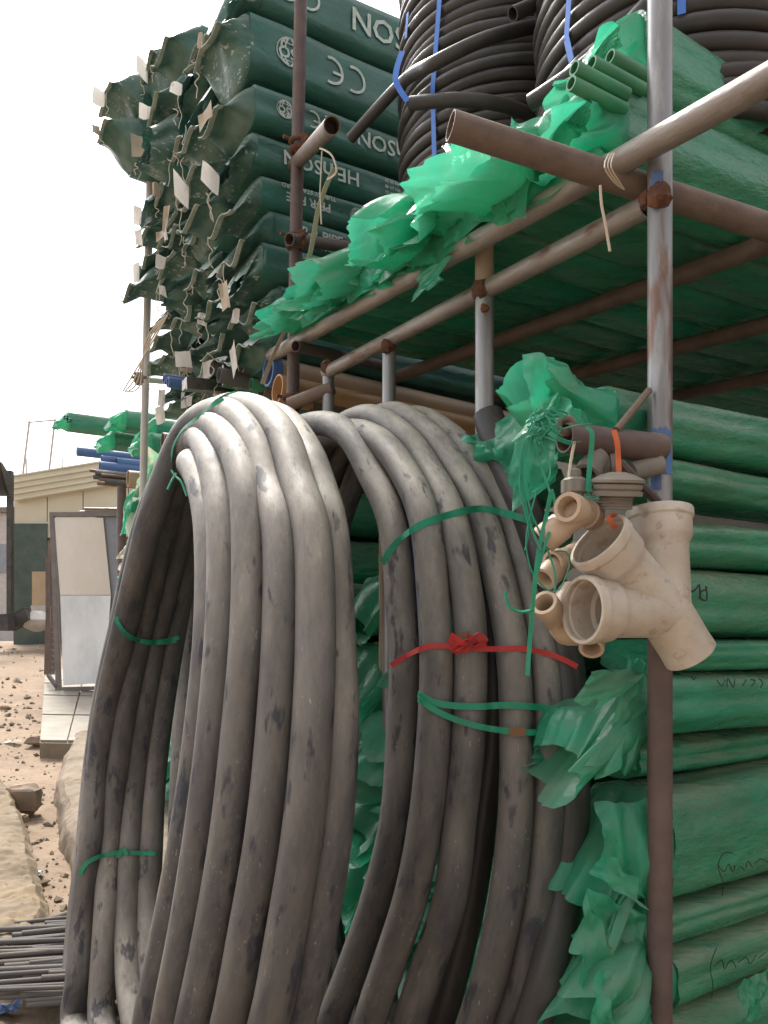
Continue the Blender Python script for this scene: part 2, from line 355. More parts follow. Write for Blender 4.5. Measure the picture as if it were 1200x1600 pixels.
# raised slab of paving at the foot of the tile stand, each flag a piece of the slab
sl = MB(); pc = [guv(62, 1158, 0.10), guv(190, 1160, 0.10), guv(260, 1050, 0.1), guv(70, 1045, 0.1)]
def poly_prism(mb, uvs, h0, h1, mi=0):
    n = len(uvs); vs = [W(u, v, gz(u)+h0) for u, v in uvs]+[W(u, v, gz(u)+h1) for u, v in uvs]
    return mb.add(vs, [tuple(range(n))[::-1], tuple(n+i for i in range(n))]+[(i, (i+1) % n, n+(i+1) % n, n+i) for i in range(n)], mi)
poly_prism(sl, pc[::-1], -0.3, 0.085)
slab = obj('raised_slab', sl, M_conc); tag(slab, kind='structure')
def bil(a, b): # a across, b deep
    f = lambda k: (pc[0][k]*(1-a)+pc[1][k]*a)*(1-b)+(pc[3][k]*(1-a)+pc[2][k]*a)*b
    return f(0), f(1)
for i in range(3):
    for j in range(4):
        a0, a1, b0, b1 = i/3+.008, (i+1)/3-.008, j/4+.006, (j+1)/4-.006
        m = MB(); e = 0.006*nz(i*3.1, j*2.7); poly_prism(m, [bil(a0, b0), bil(a0, b1), bil(a1, b1), bil(a1, b0)], 0.08, 0.105+e)
        obj('paving_flag', m, M_slab, slab, smooth=False)
def rock(name, px, py, w, h, seed, label, m=M_rock, cat='rock', up=0.0, group=None):
    p = onG(px, py); u, v = uv_of(p); p = W(u, v, gz(u)+up)
    b = MB(); vs = []; fs = []; R, S = 9, 12
    for i in range(R+1):
        th = math.pi*i/R
        for k in range(S):
            a = 2*math.pi*k/S; d = Vector((math.sin(th)*math.cos(a), math.sin(th)*math.sin(a), math.cos(th)))
            q = Vector([math.copysign(abs(c)**0.55, c) for c in d]); s = 1+0.28*nz(d.x*1.7+seed, d.y*1.7, d.z*1.7)+.1*nz(d.x*5+seed, d.y*5, d.z*5)
            vs.append(p + Vector((q.x*w*s, q.y*w*.7*s, q.z*h*s+h*.6)))
    for i in range(R):
        for k in range(S): fs.append((i*S+k, (i+1)*S+k, (i+1)*S+(k+1) % S, i*S+(k+1) % S))
    b.add(vs, fs); return tag(obj(name, b, m, loc=p, smooth=30), label, cat, group)
rock('rock', 36, 1262, 0.105, 0.085, 4, 'square brown rock lying in the gully beside the bank')
rock('rock', 28, 1284, 0.055, 0.03, 9, 'small flat stone under the front of the square brown rock')
rock('concrete_block', 140, 1160, 0.13, 0.05, 14, 'broken dark concrete lump at the front edge of the paved slab', cat='rubble')
rock('concrete_block', 88, 1160, 0.20, 0.045, 19, 'long broken concrete lump under the corner of the paved slab', cat='rubble')
rock('rock', 22, 1520, 0.09, 0.03, 24, 'brown stone at the foot of the sandy kerb near the conduit heap')
rock('rock', 8, 1110, 0.06, 0.03, 29, 'small pale stone on the path left of the paved slab')
random.seed(5)
gr = MB()
for i in range(800):                                    # loose grit and crumbs in the gully and on the path
    px = random.uniform(-40, 130); py = random.uniform(1010, 1500)**1; p = onG(px, py); u, v = uv_of(p); z = ground_h(u, v)
    s = random.choice((.004, .006, .008, .012, .02))*random.uniform(.6, 1.2)*(1.6 if py < 1150 else 1)
    c = W(u, v, z+s*.3); a = [Vector((random.uniform(-1, 1), random.uniform(-1, 1), random.uniform(-.6, .6)))*s for _ in range(6)]
    o = [c+a[0]+Vector((s, 0, 0)), c+a[1]-Vector((s, 0, 0)), c+a[2]*.6+Vector((0, s, 0)), c+a[3]*.6-Vector((0, s, 0)), c+Vector((0, 0, s*.9)), c-Vector((0, 0, s))]
    gr.add(o, [(0, 2, 4), (2, 1, 4), (1, 3, 4), (3, 0, 4), (2, 0, 5), (1, 2, 5), (3, 1, 5), (0, 3, 5)])
tag(obj('gravel', gr, M_conc, smooth=False), 'loose grit and crumbs of earth scattered in the gully', 'gravel', kind='stuff')
# litter
def litter(px, py, s, seed, label, m=M_litter):
    p = onG(px, py); u, v = uv_of(p); p = W(u, v, ground_h(u, v)); b = MB(); n = 7; vs = []
    for i in range(n):
        for j in range(n):
            x, y = (i/(n-1)-.5)*2*s, (j/(n-1)-.5)*1.4*s
            vs.append(p+Vector((x*(1+.3*nz(i+seed, j)), y, 0.012+abs(nz(i*.9+seed, j*.9, 3))*s*.9)))
    b.add(vs, [(i*n+j, i*n+j+1, (i+1)*n+j+1, (i+1)*n+j) for i in range(n-1) for j in range(n-1)])
    tag(obj('litter', b, m, loc=p, smooth=False), label, 'litter')
litter(53, 1357, 0.042, 2, 'crumpled clear plastic scrap on the gully floor')
litter(20, 1160, 0.06, 7, 'crumpled pale plastic scrap on the path above the rock', M_paper)
litter(5, 1590, 0.05, 12, 'blue plastic scrap beside the heap of conduits', M_bluep)

# ------------------------------------------------------------------ shed and the far things at the left
def far_y(px, py_base): return onG(px, py_base).y
def quadbox(mb, x0, y0, x1, y1, Y, th=0.06, top=None):
    """upright board seen as the rectangle (x0,y0)-(x1,y1) at depth Y; top = other height at the right"""
    a, b, c, d = at(x0, y1, Y), at(x1, y1, Y), at(x1, y0 if top is None else top, Y), at(x0, y0, Y); o = Vector((0, th, 0))
    mb.add([a, b, c, d, a+o, b+o, c+o, d+o], [(0,1,2,3),(7,6,5,4),(0,4,5,1),(1,5,6,2),(2,6,7,3),(3,7,4,0)]); return mb
SY = 16.0
sh = thing('shed', at(110, 985, SY), 'low cream sheet-metal shed with a sloping ribbed roof edge behind the tile stand', 'shed')
m = quadbox(MB(), 22, 778, 300, 1030, SY+.25, 3.0, 742); obj('wall', m, M_wall, sh, smooth=False)
for i, (x0, x1, y1) in enumerate(((23, 73, 838), (74.5, 129, 838), (130.5, 200, 838), (201.5, 300, 838))):
    t0 = 770-(x0-22)*.16; m = quadbox(MB(), x0, t0, x1, y1 if i else 818, SY, .05, 770-(x1-22)*.16); obj('panel', m, M_cream, sh, smooth=False)
m = quadbox(MB(), 40, 815, 120, 840, SY-.06, .05); obj('panel', m, M_cream, sh, smooth=False)
for k in range(4):                                       # stepped roof edge
    t = 745+k*9; m = quadbox(MB(), 17+k*1.5, t, 300, t+9.6, SY-.35+.06*k, .25, t-46)
    # lower edge has to slope as well
    vs = m.v; vs[1].z = vs[2].z-(vs[3].z-vs[0].z); vs[5].z = vs[1].z; obj('roof_fold', m, M_creamd, sh, smooth=False)
m = MB(); p0, p1, p2, p3 = at(17, 745, SY-.4), at(300, 699, SY-.4), at(300, 699, SY-.4)+Vector((0, 4, .35)), at(17, 745, SY-.4)+Vector((0, 4, .35))
m.add([p0, p1, p2, p3]+[q+Vector((0, 0, .03)) for q in (p0, p1, p2, p3)], [(3,2,1,0),(4,5,6,7),(0,1,5,4),(1,2,6,5),(2,3,7,6),(3,0,4,7)]); obj('roof', m, M_creamd, sh, smooth=False)
m = quadbox(MB(), 21, 818, 73, 1010, SY-.1, .05); obj('tarpaulin', m, M_tarp, sh, smooth=False)
pst = tag(obj('shop_post', quadbox(MB(), 10, 735, 17, 975, SY-1.5, .12), M_black, smooth=False), 'thin black post at the left edge of the shed', 'post')
brd = tag(obj('board', quadbox(MB(), 50, 893, 74, 948, SY-.7, .04), M_ply, smooth=False), 'plain tan board leaning on the dark green side of the shed', 'board')
tag(obj('sheet_pile', quadbox(MB(), 48, 946, 78, 980, SY-.9, .2), M_pale, smooth=False), 'pale grey panel below the tan board by the shed', 'panel')
bag = MB(); b0 = at(58, 972, SY-1.6)
vs = []
for i in range(8):
    for k in range(10):
        a = 2*math.pi*k/10; r = .28*math.sin(math.pi*(i+.4)/8.2)*(1+.25*nz(i*.6, k*.8, 4)); vs.append(b0+Vector((r*1.2*math.cos(a), r*math.sin(a), i*.055-.18)))
bag.add(vs, [(i*10+k, i*10+(k+1) % 10, (i+1)*10+(k+1) % 10, (i+1)*10+k) for i in range(7) for k in range(10)]+[tuple(70+k for k in range(10))])
tag(obj('sack', bag, M_paper), 'slumped white sack on the ground before the shed', 'sack')
m = MB(); c = at(31, 968, SY-1.8); ax = Vector((.18, 0, .10)); az = Vector((-.05, 0, .10)); ay = Vector((0, .14, 0))
box(m, c, ax, ay, az); box(m, c+az*1.05, ax*1.05, ay*1.05, az*.12)
tag(obj('black_crate', m, M_black, smooth=False), 'tilted black plastic box on the ground before the shed', 'box')
m = MB(); c = at(4, 975, SY-2.2); box(m, c, Vector((.16, 0, 0)), Vector((0, .14, 0)), Vector((0, 0, .12))); box(m, c+Vector((.02, 0, .14)), Vector((.12, 0, .01)), Vector((0, .1, 0)), Vector((0, 0, .03)))
tag(obj('black_crate', m, M_black, smooth=False), 'dark box at the left edge of the picture by the black post', 'box')
# dark awning corner at the left edge
m = MB(); m.add([at(-30, 700, SY-2), at(0, 722, SY-2), at(16, 748, SY-1.6), at(14, 775, SY-1.6), at(-30, 775, SY-2)]+[at(-30, 700, SY-2)+Vector((0, .08, .01)), at(0, 722, SY-2)+Vector((0, .08, .01)), at(16, 748, SY-1.6)+Vector((0, .08, .01)), at(14, 775, SY-1.6)+Vector((0, .08, .01)), at(-30, 775, SY-2)+Vector((0, .08, .01))],
      [(4,3,2,1,0),(5,6,7,8,9),(0,1,6,5),(1,2,7,6),(2,3,8,7),(3,4,9,8),(4,0,5,9)])
tag(obj('awning', m, M_black, smooth=False), 'dark awning corner above the black post at the left edge', 'awning')
db = thing('distant_building', at(-60, 1003, 42), 'pale hazy building far behind the black post at the left edge', 'building')
obj('wall', quadbox(MB(), -240, 800, 40, 1006, 42, 6), M_pale, db, smooth=False)
for k in range(6): obj('window', quadbox(MB(), -200+38*k, 850, -180+38*k, 895, 41.95, .1), M_tile_g, db, smooth=False)
obj('roof_edge', quadbox(MB(), -245, 792, 44, 800, 41.7, 6.5), M_frame, db, smooth=False)
# hoarding frame far behind the shed
hf = thing('hoarding_frame', at(50, 760, 40), 'pale bare frame of a hoarding rising behind the shed roof', 'hoarding frame')
for (a, b) in (((20, 745), (46, 658)), ((62, 740), (86, 655))):
    m = MB(); tube(m, [at(*a, 40)-Vector((0, 0, 4)), at(*b, 40)], .06, 6); obj('post', m, M_pale, hf)
m = MB(); tube(m, [at(44, 660, 40), at(88, 656, 40)], .045, 6); obj('top_rail', m, M_pale, hf)
for x in (41, 97):
    m = MB(); tube(m, [at(x, 735, 38)-Vector((0, 0, 3)), at(x, 716, 38)], .04, 6)
    tag(obj('roof_spike', m, M_pale), 'thin rod standing above the shed roof, %s of the two' % ('left' if x == 41 else 'right'), 'rod')

# tile display stand on the slab
TY = onG(120, 1080, 0.1).y
ts = thing('tile_display_stand', at(130, 1080, TY), 'grey framed display stand with one beige and one white marble tile', 'display stand')
def slant(x, y): return x + (y-805)*(-0.0) 
def bar(x0, y0, x1, y1, w, name, m, parent, Y=TY, dy=0.03, Y1=None):
    a, b = at(x0, y0, Y), at(x1, y1, Y1 or Y); t = (b-a).normalized(); n = t.cross(Vector((0, 1, 0))).normalized()
    q = MB(); box(q, (a+b)/2, (b-a)/2, n*w/2, Vector((0, dy, 0))); return obj(name, q, m, parent, smooth=False)
fw = 6.5*TY/F
bar(82, 803, 92, 1080, fw, 'side_rail', M_frame, ts); bar(192, 803, 192, 1075, fw, 'side_rail', M_frame, ts)
bar(79, 804, 196, 804, fw, 'top_rail', M_frame, ts, dy=.034); bar(88, 1077, 196, 1074, fw, 'bottom_rail', M_frame, ts, dy=.034)
bar(75, 1054, 92, 1078, fw*.7, 'foot', M_frame, ts); bar(75, 870, 75, 1054, fw*.7, 'rear_leg', M_darkrust, ts, TY+.35)
for i in range(16): bar(79+0.3*i, 1060-i*9, 83+0.5*i, 1062-i*9, 1.3*TY/F, 'mesh_wire', M_frame, ts, TY+.12, .004)
def tilep(pts, name, m, dy):
    q = MB(); a = [at(x, y, TY-dy) for x, y in pts]; o = Vector((0, .02, 0)); n = len(a)
    q.add(a+[p+o for p in a], [tuple(range(n)), tuple(range(2*n-1, n-1, -1))]+[(i, n+i, n+(i+1) % n, (i+1) % n) for i in range(n)]); return obj(name, q, m, ts, smooth=False)
tilep([(94, 929.5), (173, 929.5), (161, 809), (85, 809)], 'tile', M_tile_b, .02); tilep([(99, 1071), (163, 1067), (173, 930.5), (94, 930.5)], 'tile', M_tile_w, .022)
tilep([(174, 1068), (189, 1068), (189, 808), (150, 808)], 'tile', M_tile_g, -.012)
# second, rusty frame behind it
t2 = thing('rusty_stand', at(76, 1054, TY+.6), 'narrow rusty frame standing just left of the tile stand', 'stand')
bar(78, 845, 72, 1054, fw*.6, 'leg', M_rust, t2, TY+.6); bar(84, 870, 82, 1054, fw*.7, 'leg', M_darkrust, t2, TY+.62); bar(72, 1050, 84, 1050, fw*.5, 'foot_bar', M_rust, t2, TY+.61)
for i, (x0, x1, y) in enumerate(((132, 190, 795), (125, 190, 800))):
    m = MB(); tube(m, [at(x0, y, TY+.3), at(x1+30, y+1, TY+.4)], .018, 6)
    tag(obj('loose_batten', m, M_brownp), 'thin brown batten lying over the tile stand top, %s' % ('upper one' if i == 0 else 'lower one'), 'batten')

# ------------------------------------------------------------------ steel rack
rk = thing('steel_rack', W(1.11, 1.28, 0.09), 'welded pipe rack of dusty steel tubes holding the green bundles', 'rack')
def pipe(name, a, b, r, m, parent, hollow=0.14, seg=20, n=2, sag=0):
    q = MB(); a, b = Vector(a), Vector(b); tube(q, [a.lerp(b, i/(n-1)) for i in range(n)], r, seg, hollow=hollow); return obj(name, q, m, parent)
P1b = onV(1031, 560, 1.285); RP = 0.0245
def post(px, ytop, v, zb, r, ms, parent, split=None, name='post'):
    t = onV(px, ytop, v); q = MB(); b = Vector((t.x, t.y, zb))
    return pipe(name, b, t, r, ms, parent)
# near post: galvanised above, rusty below
zs = onV(1031, 800, 1.285).z
pp = pipe('post', Vector((P1b.x, P1b.y, zs)), Vector((P1b.x, P1b.y, 4.2)), RP, M_galv, rk)
pipe('post_sleeve', Vector((P1b.x, P1b.y, 0.0)), Vector((P1b.x, P1b.y, zs)), RP*1.01, M_darkrust, rk)
p2 = onV(757, 640, 1.30); pipe('post', Vector((p2.x, p2.y, .1)), Vector((p2.x, p2.y, onV(757, 452, 1.30).z)), .0255, M_galv, rk)
pipe('post_sleeve', Vector((p2.x, p2.y, onV(757, 452, 1.30).z)), Vector((p2.x, p2.y, onV(757, 384, 1.30).z)), .0257, M_tan, rk)
post(608, 537, 1.31, .15, .0225, M_galv, rk); post(513, 566, 1.31, .2, .0225, M_galv, rk)
R1a, R1b = onV(424, 556, 1.225), onV(1290, 74, 1.225)
pipe('front_rail', R1a, R1b, .0265, M_rustbr, rk, n=8)
R2a, R2b = onV(510, 582, 1.305), onV(1012, 322, 1.30)
pipe('deck_rail', R2a, R2b, .0245, M_rustbr, rk, n=8)
c1 = at(704, 196, 1.56); c2 = at(1031, 301, 1.672); c3 = c1+(c2-c1)*2.4
pipe('cross_tube', c1, c3, .0285, M_rust, rk, hollow=0.12, seg=28, n=6)
zr = lambda u: R2a.z + (R2b.z-R2a.z)*(u-uv_of(R2a)[0])/(uv_of(R2b)[0]-uv_of(R2a)[0])
def zR1(u):
    ua, ub = uv_of(R1a)[0], uv_of(R1b)[0]; return R1a.z+(R1b.z-R1a.z)*(u-ua)/(ub-ua)
for v in (1.80, 2.35, 2.95):
    pipe('deck_rail', W(.6, v, zR1(.6)-.005), W(3.1, v, zR1(3.1)-.005), .026, M_rust, rk)
for u in (3.0,):
    pipe('deck_tube', W(u, 1.36, zr(u)-.075), W(u, 3.6, zr(u)-.075), .024, M_rust, rk)
pipe('end_tube', onV(462, 541, 1.18), onV(650, 582, 2.0), .021, M_darkrust, rk)
for (x, y, v, s) in ((1030, 306, 1.265, .025), (752, 452, 1.285, .027), (607, 540, 1.295, .026), (512, 573, 1.295, .026), (757, 482, 1.272, .012), (1012, 312, 1.275, .018)):
    q = MB(); c = onV(x, y, v); vs = []
    for i in range(9):
        for k in range(12):
            th, a = math.pi*i/8, 2*math.pi*k/12; d = Vector((math.sin(th)*math.cos(a), math.sin(th)*math.sin(a), math.cos(th)))
            vs.append(c+d*s*(1+.45*nz(d.x*2+x, d.y*2, d.z*2)))
    q.add(vs, [(i*12+k, (i+1)*12+k, (i+1)*12+(k+1) % 12, i*12+(k+1) % 12) for i in range(8) for k in range(12)]); obj('weld', q, M_weld, rk, smooth=30)
# blue paint patches: thin skins on the near post
def skin_patch(y0, y1, a0, a1, seed, name='paint_patch'):
    q = MB(); n, k = 14, 12; vs = []
    z0, z1 = onV(1031, y1, 1.285).z, onV(1031, y0, 1.285).z
    for i in range(n):
        for j in range(k):
            f, g = i/(n-1), j/(k-1); e = .16*nz(i*.5+seed, j*.5); ff, gg = f+e*(1 if abs(f-.5) > .3 else 0), g+.8*e*(1 if abs(g-.5) > .3 else 0)
            a = a0+(a1-a0)*gg; vs.append(Vector((P1b.x, P1b.y, z0+(z1-z0)*ff))+Vector((math.sin(a), -math.cos(a), 0))*(RP+.0016))
    q.add(vs, [(i*k+j, i*k+j+1, (i+1)*k+j+1, (i+1)*k+j) for i in range(n-1) for j in range(k-1)]); obj(name, q, M_bluepaint, rk)
skin_patch(674, 745, -.9, .7, 1); skin_patch(742, 768, -1.1, -.2, 3); skin_patch(277, 300, -1.0, -.1, 5); skin_patch(308, 322, -.9, -.2, 8)
# bracket arm on the near post that carries the fittings
ar = MB(); A0, A1 = at(882, 684, 1.50), at(1018, 699, 1.575); tube(ar, [A0.lerp(A1, i/5) for i in range(6)], .0285, 24, hollow=.12); obj('bracket_arm', ar, M_darkrust, rk)
q = MB(); tube(q, [A1.lerp(A0, .06), at(1030, 700, 1.59)], .029, 20); obj('arm_end', q, M_rust, rk)
q = MB(); tube(q, [at(963, 672, 1.52), at(1014, 610, 1.585)], .0075, 8); obj('brace_rod', q, M_rust, rk)
q = MB(); tube(q, [at(968, 722, 1.52), at(1028, 785, 1.57)], .009, 8); obj('brace_rod', q, M_darkrust, rk)
q = MB(); C = at(884, 664, 1.5); tube(q, [C+Vector((math.cos(a)*.014, .004, math.sin(a)*.014)) for a in [2*math.pi*i/18 for i in range(18)]], .008, 10, closed=True); obj('ring', q, M_rust, rk)
q = MB(); tube(q, [at(1030, 725, 1.58), at(985, 738, 1.56)], .021, 16); obj('stub', q, M_greyfit, rk)

# far brown scaffold with couplers
sf = thing('scaffold_upright', W(3.0, 1.3, gz(3)), 'dark brown scaffold upright with clamped cross tubes beside the printed bags', 'scaffold')
b0 = onV(457, 640, 1.25); t0 = onV(471, -60, 1.25); d = (t0-b0); bb = b0-d*1.6
pipe('upright', bb, b0+d*1.25, .0255, M_darkrust, sf)
def coupler(px, py, v, s=.05):
    q = MB(); c = onV(px, py, v)
    for k, dd in enumerate(((0, .34), (0, -.34))):
        tube(q, [c+Vector((math.cos(a)*s*.62, math.sin(a)*s*.62, dd[1]*s)) for a in [2*math.pi*i/16 for i in range(16)]], s*.2, 8, closed=True)
    box(q, c+Vector((s*.55, -s*.5, 0)), Vector((s*.3, 0, 0)), Vector((0, s*.35, 0)), Vector((0, 0, s*.55)))
    tube(q, [c+Vector((-s*.7, -s*.7, .2*s)), c+Vector((-s*1.1, -s*.95, .2*s))], s*.14, 8)
    tube(q, [c+Vector((s*.6, -s*.9, -.1*s)), c+Vector((s*.9, -s*1.5, -.1*s))], s*.14, 8); obj('coupler', q, M_weld, sf)
coupler(467, 229, 1.24); coupler(462, 378, 1.24); coupler(456, 628, 1.24)
pipe('brace_tube', onV(519, 196, 1.0), onV(408, 312, 1.9), .0255, M_rust, sf)
pipe('cross_tube', onV(452, 374, 1.19), onV(640, 398, 2.0), .0235, M_darkrust, sf)
pipe('cross_tube', onV(452, 632, 1.2), onV(520, 606, 1.32), .026, M_brownp, sf)
fp = thing('scaffold_pole', onV(217, 640, 1.2), 'tall thin pale scaffold pole at the far end of the bag stack', 'pole')
pipe('pole', onV(216, 660, 1.2)-Vector((0, 0, 2)), onV(236, 210, 1.2), .0245, M_pale, fp)
pipe('cross_tube', onV(214, 592, 1.15), onV(300, 600, 1.6), .02, M_pale, fp)
q = MB(); box(q, onV(219, 592, 1.17), Vector((.03, 0, 0)), Vector((0, .03, 0)), Vector((0, 0, .035))); tube(q, [onV(219, 592, 1.17)+Vector((-.05, -.03, 0)), onV(219, 592, 1.17)+Vector((.05, -.03, 0))], .01, 8); obj('coupler', q, M_rust, fp)
# posts of the far bay
for i, (x, yt, v, m, lb) in enumerate(((190, 760, 1.45, M_darkrust, 'dark rusty post behind the right edge of the tile stand'),)):
    t = onV(x, yt, v); u, vv2 = uv_of(t); tag(pipe('rack_post', Vector((t.x, t.y, gz(u))), t, .04, m, None), lb, 'post')
# thin rusty post standing between the coils
t = onV(598, 880, 1.36); q = MB(); tube(q, [Vector((t.x, t.y, .3)), t+Vector((0, 0, .1))], .0135, 12)
tag(obj('thin_post', q, M_tan, loc=Vector((t.x, t.y, .3))), 'thin tan vertical tube seen through the right coil', 'post')

# ------------------------------------------------------------------ bundles in green wrap
def bundle_geo(u, v0, zc, length, w, h, n=60, seg=44, rip=0.07, nr=4, tilt=0.0, sag=0.0, seed=0.0, yaw=0.0, ex=3.2):
    """lumpy wrapped bundle running along V; returns rings as (verts, n)"""
    rings = []
    for i in range(seg+1):
        f = i/seg; v = v0+length*f
        uc = u + yaw*length*f + .012*nz(f*4+seed, 1); z = zc + tilt*length*f - sag*math.sin(math.pi*f) + .008*nz(f*5+seed, 7)
        ring = []
        for k in range(n):
            a = 2*math.pi*k/n + .12; c, s = math.cos(a), math.sin(a)
            R = (abs(c)**ex+abs(s)**ex)**(-1/ex)
            rp = 1 + rip*abs(math.sin(a*nr+seed+.5*nz(f*2, seed))) - rip*.6 + .05*nz(f*6+seed, c*1.5, s*1.5) + .022*(abs(nz(f*34+seed+c*2, c*5, s*5))*2-.5)*(n > 40)
            ring.append(W(uc+c*R*w/2*rp, v, z+s*R*h/2*rp))
        rings.append(ring)
    return rings
def skin(mb, rings, cap0=True, cap1=True):
    n = len(rings[0]); vs = [p for r in rings for p in r]
    fs = [(i*n+k, i*n+(k+1) % n, (i+1)*n+(k+1) % n, (i+1)*n+k) for i in range(len(rings)-1) for k in range(n)]
    if cap0: fs.append(tuple(range(n))[::-1])
    if cap1: fs.append(tuple((len(rings)-1)*n+k for k in range(n)))
    return mb.add(vs, fs)
def crumple(u, v0, zc, w, h, out, seed, drop=0.06, open_=1.0, lift=0.0, n=44, m=15, ex=3.0, amp=0.05, side=0.0, flat=0.55, rail=None, nf=5, fine=1.6, rag=1.0):
    n, m = int(n*fine), int(m*fine)
    """film sleeve continuing past the bundle end towards -V: it slackens, creases and ends in a torn edge"""
    rings = []
    for i in range(m+1):
        f = i/m; g = f*f*(3-2*f); ring = []
        for k in range(n):
            a = 2*math.pi*k/n+.12; c, s = math.cos(a), math.sin(a); R = (abs(c)**ex+abs(s)**ex)**(-1/ex)
            lf = out*(1+rag*(.42*nz(c*1.3+seed*3, s*1.3)+.14*nz(c*5+seed, s*5, 3)))
            rad = 1+(open_-1)*g
            fold = 1 + g**.8*(.13*math.sin(a*nf+seed*5+1.2*nz(f*1.2, seed))+.05*math.sin(a*(nf*2+1)+seed*3))
            cu, cz = c*R*w/2*rad*fold, s*R*h/2*rad*(1-flat*g)*fold
            q = Vector((cu*5+seed, f*out*4, cz*5))
            cr = amp*g**.6*(abs(nz(q.x, q.y, q.z))*2.0-.35) + amp*.22*g*(abs(nz(q.x*2.3, q.y*2.3, q.z*2.3+5))*2-.4)
            dx = amp*.7*g*nz(q.x*.7, q.y*.7+9, q.z*.7)
            y = u + side*g*out + cu + c*cr + dx; v = v0+.015-lf*f + .6*dx
            z = zc + lift*g + cz + s*cr - h/2*flat*g*.6 - drop*f**2.2
            if rail:
                rz = rail(y)
                if v > 1.20: z = max(z, rz+.030+.05*abs(nz(q.x, q.z)))
                elif z < rz: z = rz + (z-rz)*.6
            ring.append(W(y, v, z))
        rings.append(ring)
    return rings
def pillow_end(u, v0, zc, w, h, out, seed, n=56, m=14, ex=4.0):
    """bag end pressed flat to a sealed, wavy lip"""
    rings = []; lift = h*.35*math.sin(seed*2.3)-.02
    for i in range(m+1):
        f = i/m; g = f*f*(3-2*f); ring = []
        for k in range(n):
            a = 2*math.pi*k/n+.12; c, s = math.cos(a), math.sin(a); R = (abs(c)**ex+abs(s)**ex)**(-1/ex)
            cu = c*R*w/2*(1-.10*g+.10*g*math.sin(seed)); cz = s*R*h/2*(1-.94*g)
            cr = .030*g*(1-.5*g)*(abs(nz(cu*7+seed, f*1.4, s))*2-.5)
            z = zc+cz*(1+.15*nz(cu*9+seed, f*3))+s*cr+g*(lift+.045*nz(cu*5+seed, 2)+.02*math.sin(cu*26+seed))-.05*f**2.5
            ring.append(W(u+cu+.02*g*nz(f*3, seed, s), v0+.015-out*f*(1+.22*nz(cu*4+seed, 8)), z))
        rings.append(ring)
    return rings
def film_obj(rings, parent, m=None, name='torn_film', smooth=False):
    q = MB(); n = len(rings[0]); vs = [p for r in rings for p in r]; fs = []
    for i in range(len(rings)-1):
        for k in range(n):
            a, b, c, d = i*n+k, (i+1)*n+k, (i+1)*n+(k+1) % n, i*n+(k+1) % n
            fs += [(a, b, c), (a, c, d)] if (i+k) % 2 else [(a, b, d), (b, c, d)]
    q.add(vs, fs); return obj(name, q, m or M_film, parent, smooth=smooth)
def green_bundle(u, v0, zc, length, w, h, label, group, seed, film=None, **kw):
    t = thing('wrapped_pipe_bundle', W(u, v0+.3, zc-h/2), label, 'pipe bundle', group)
    q = MB(); skin(q, bundle_geo(u, v0, zc, length, w, h, seed=seed, **kw)); obj('wrapper', q, M_green, t, smooth=60)
    if film:
        film_obj(crumple(u, v0, zc, w, h, seed=seed, **film), t, smooth=75)
    return t
ORD = ['first', 'second', 'third', 'fourth', 'fifth', 'sixth', 'seventh', 'eighth', 'ninth', 'tenth', 'eleventh', 'twelfth', 'thirteenth']
# bundles on the deck: the row along the front rail
DT = []
DU = [1.30, 1.52, 1.74, 1.95, 2.16, 2.37, 2.57, 2.76]
for i, u in enumerate(DU):
    zc = zR1(u)+.026+.095
    lb = 'green wrapped bundle lying on the rack deck, %s from the near post' % ORD[i]
    t = green_bundle(u, 1.27, zc, 2.6, .205, .19, lb, 'bundles on the rack deck', i*1.7+.3,
                     film=dict(out=(.13, .27, .16, .24, .12, .25, .17, .22)[i % 8], drop=(.02, .06, .0, .08, .03, .05, .0, .06)[i % 8], open_=(.95, 1.0, .85, .98, .9, 1.0, .8, 1.0)[i % 8], lift=(.0, .02, .02, .02, .03, .0, .03, .0)[i % 8], amp=.042, flat=(.45, .55, .6, .45, .65, .4, .5, .6)[i % 8], rail=zR1, nf=3, rag=.8)); DT.append(t)
    # a second loose flap thrown over the front rail
    if i in (2, 5):
        film_obj(crumple(u+.05, 1.28, zc+.03, .16, .12, .20, i*2.9+5, drop=.10+.06*(i % 2), open_=1.0, lift=.02, amp=.045, n=36, m=14, flat=.5, rail=zR1), t, name='film_flap', smooth=75)
# upper layer near the post, one with bare pipe ends
u = 1.33; zc = zR1(u)+.026+.285
t = green_bundle(u, 1.36, zc, 2.6, .22, .20, 'green wrapped bundle with bare green pipe ends, above the crossing tubes', None, 4.4,
                 film=dict(out=.10, drop=.01, open_=.85, lift=.0, amp=.07))
for k, (x, y) in enumerate(((897, 106), (924, 98), (953, 88), (892, 130), (903, 128), (932, 168))):
    p = at(x, y, 1.60+.03*(k % 3)); d = (Vd*1.0+Zd*(-.03)); q = MB(); tube(q, [p, p+d*.15], .0145, 16, hollow=.25); obj('pipe', q, M_greenpipe, t)
green_bundle(1.62, 1.5, zR1(1.6)+.31, 2.2, .2, .18, 'dusty green bundle on the second layer, left of the bare pipe ends', None, 9.1, film=dict(out=.18, drop=.1, open_=.9, lift=.02, amp=.08))

